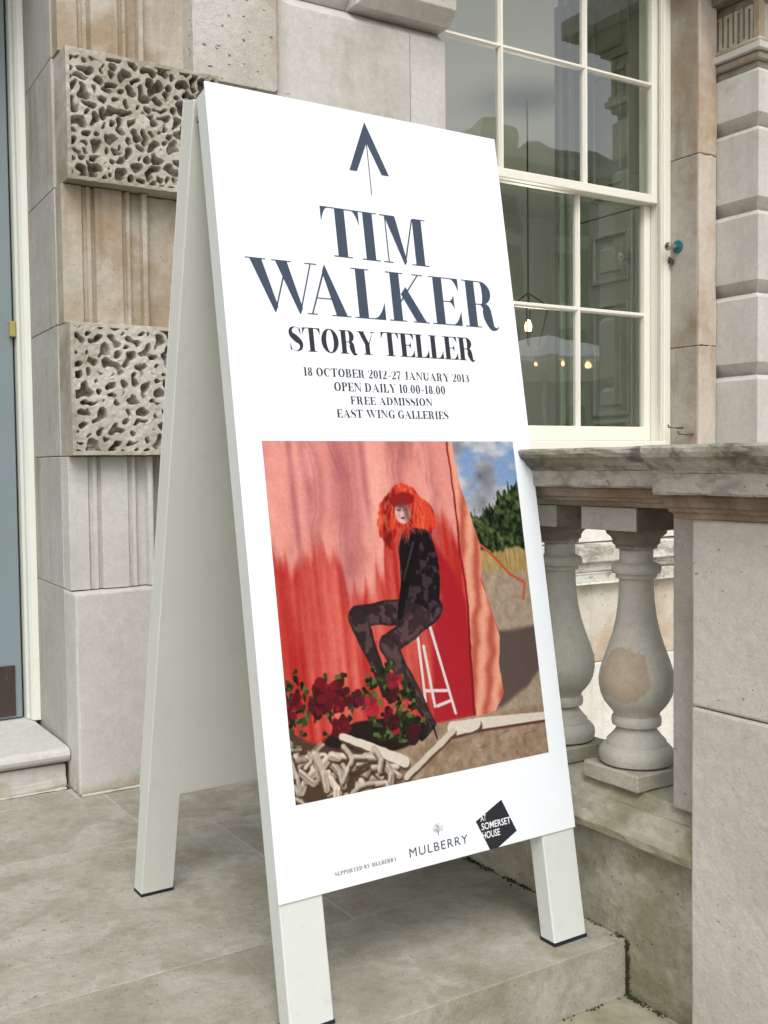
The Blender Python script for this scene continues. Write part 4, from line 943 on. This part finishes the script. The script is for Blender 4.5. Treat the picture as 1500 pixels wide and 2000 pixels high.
    put(np.clip(.5-(np.hypot((Wu-.30)/.20, (Wv-.86)*asp/.06)-1)/.1, 0, 1), C_(34, 26, 24))
    bush(.03, .74, .05, .10, 3, 60, 1); bush(.17, .75, .09, .09, 9, 50, 1); bush(.36, .77, .10, .11, 6, 120, 1); bush(.42, .85, .07, .05, 2, 36, 1)
    # pale driftwood branches on the sand
    put(np.clip((V_-.815-U_*.30+(fbm(20, 20, 280)-.5)*.03)/.01, 0, 1)*np.clip((.40-U_)/.05, 0, 1), C_(84, 62, 50))
    ivory = C_(226, 214, 200); dk = C_(92, 70, 56)
    stroke((1.01, .885), (.70, .872), .013, .020, ivory, sh=C_(96, 60, 52)); stroke((.70, .872), (.60, .875), .020, .024, ivory, warp=1, sh=dk); stroke((.60, .88), (.40, .985), .011, .010, C_(214, 200, 182), warp=1, sh=dk); stroke((.40, .945), (.18, .84), .017, .011, ivory, warp=1, sh=dk)
    for k_ in range(58):
        x = rg.uniform(-.02, .34); y = .83+x*.30+rg.uniform(.0, .17); a = rg.gauss(-.45, .3) if k_ % 3 else rg.gauss(1.2, .25); l = rg.uniform(.02, .055); g = rg.uniform(.75, 1.08); r0 = rg.uniform(.005, .013)
        m0 = (x+rg.uniform(-.01, .01), y+rg.uniform(-.012, .012)); e0, e1 = (x-l*math.cos(a), y-l*math.sin(a)), (x+l*math.cos(a+.5), y+l*math.sin(a+.5))
        for p_, q_ in ((e0, m0), (m0, e1)):
            stroke(p_, q_, r0, r0*.85, C_(224*g, 208*g, 188*g), warp=1, soft=.005, sh=C_(70, 52, 42))
            put((.5-cap((p_[0]+.002, p_[1]+.006), (q_[0]+.002, q_[1]+.006), r0*.4, r0*.3)/.008)*.6, C_(150*g, 124*g, 100*g))
            put((.5-cap((p_[0]-.002, p_[1]-.005), (q_[0]-.002, q_[1]-.005), r0*.25, r0*.2)/.006)*.6, C_(246, 238, 228))
    for x, y, l in ((.70, .945, .05), (.80, .915, .035), (.90, .93, .06), (.95, .905, .03)): stroke((x, y), (x+l, y-.006), .0013, .0008, C_(104, 74, 58))
    img = (img-118)*1.04+116
    img += (fbm(170, 180, 777, 2)-.5)[..., None]*13*(.4+img.mean(-1, keepdims=True)/200)
    img = np.clip(img, 6, 250)/255
    img = np.where(img <= .04045, img/12.92, ((img+.055)/1.055)**2.4)
    img = img*.68
    x0, x1, y0, y1 = .0520, .6885, .8750, .1730
    n_ = nu*nv; co = np.empty((n_, 3)); a_ = (x0+(x1-x0)*U_).ravel(); s_ = (S0+y0+(y1-y0)*V_).ravel()
    co[:] = np.array(B0)+np.outer(a_, np.array(d))+np.outer(s_, np.array(up))+np.array(nb)*-.00455
    idx = np.arange(n_).reshape(nv, nu); q = np.stack([idx[:-1, :-1], idx[1:, :-1], idx[1:, 1:], idx[:-1, 1:]], -1).reshape(-1, 4)
    me = bpy.data.meshes.new('printed_picture'); me.vertices.add(n_); me.vertices.foreach_set('co', co.ravel()); me.loops.add(q.size); me.loops.foreach_set('vertex_index', q.ravel().astype(np.int32))
    me.polygons.add(len(q)); me.polygons.foreach_set('loop_start', np.arange(0, q.size, 4, dtype=np.int32)); me.polygons.foreach_set('loop_total', np.full(len(q), 4, np.int32)); me.update(); me.validate()
    at = me.color_attributes.new('print', 'FLOAT_COLOR', 'POINT'); rgba = np.ones((n_, 4), np.float32); rgba[:, :3] = img.reshape(-1, 3); at.data.foreach_set('color', rgba.ravel())
    me.materials.append(M['print']); o = bpy.data.objects.new('printed_picture', me); col.objects.link(o); o.parent = poster
    o['label'] = 'colour picture of a seated figure in black before a red backdrop'
print_picture()

# ------------------------------------------------------------ across the courtyard, behind the viewer (seen only mirrored in the panes)
opp = tag(empty('courtyard_building'), 'dark long facade across the courtyard mirrored in the window panes', 'building')
MB().box(5, 75, -50, -38, -.14, 17.2).build('wall', M['opp'], opp)
MB().box(4.5, 75.5, -50.5, -37.2, 17.21, 17.9).build('cornice', M['opp'], opp)
for x, w2, h2 in ((37, 2.2, 20.0), (29, 2, 19.5), (52, 3, 20.5)): MB().box(x, x+w2, -42, -40, 17.91, h2).build('chimney', M['opp'], opp)
MB().sweep([(-50, 17.9), (-38, 17.9), (-42, 20.2), (-46, 20.2)], 42, 75, 'x').build('roof', M['roof'], opp)
for k in range(14):
    for z in (1.2, 5.6, 10.0, 13.8):
        MB().box(8+k*4.7, 9.8+k*4.7, -38.0, -37.9, z, z+(3.0 if z < 12 else 1.8)).build('window', M['oppwin'], opp)
cano = tag(empty('canvas_canopy'), 'white canvas canopy with warm string lights reflected in the lower panes', 'canopy')
cx, cy = 10.75, -5.0
m_ = MB(); m_.add([(cx-1.5, cy-1.5, 2.45), (cx+1.5, cy-1.5, 2.45), (cx+1.5, cy+1.5, 2.45), (cx-1.5, cy+1.5, 2.45), (cx, cy, 2.95), (cx-1.5, cy-1.5, 2.40), (cx+1.5, cy-1.5, 2.40), (cx+1.5, cy+1.5, 2.40), (cx-1.5, cy+1.5, 2.40)],
    [(0,1,4), (1,2,4), (2,3,4), (3,0,4), (0,5,6,1), (1,6,7,2), (2,7,8,3), (3,8,5,0), (5,8,7,6)]).build('canopy_top', M['canvas'], cano)
m_ = MB(); m_.tube([(cx, cy, -.14), (cx, cy, 2.94)], .03, 12); m_.build('pole', M['signwhite'], cano)
for k in range(7):
    MB().lathe([(.001, 2.33), (.022, 2.335), (.03, 2.355), (.022, 2.38), (.001, 2.39)], cx-1.45+k*.48, cy+1.46, 10).build('light_bulb', M['bulb'], cano)
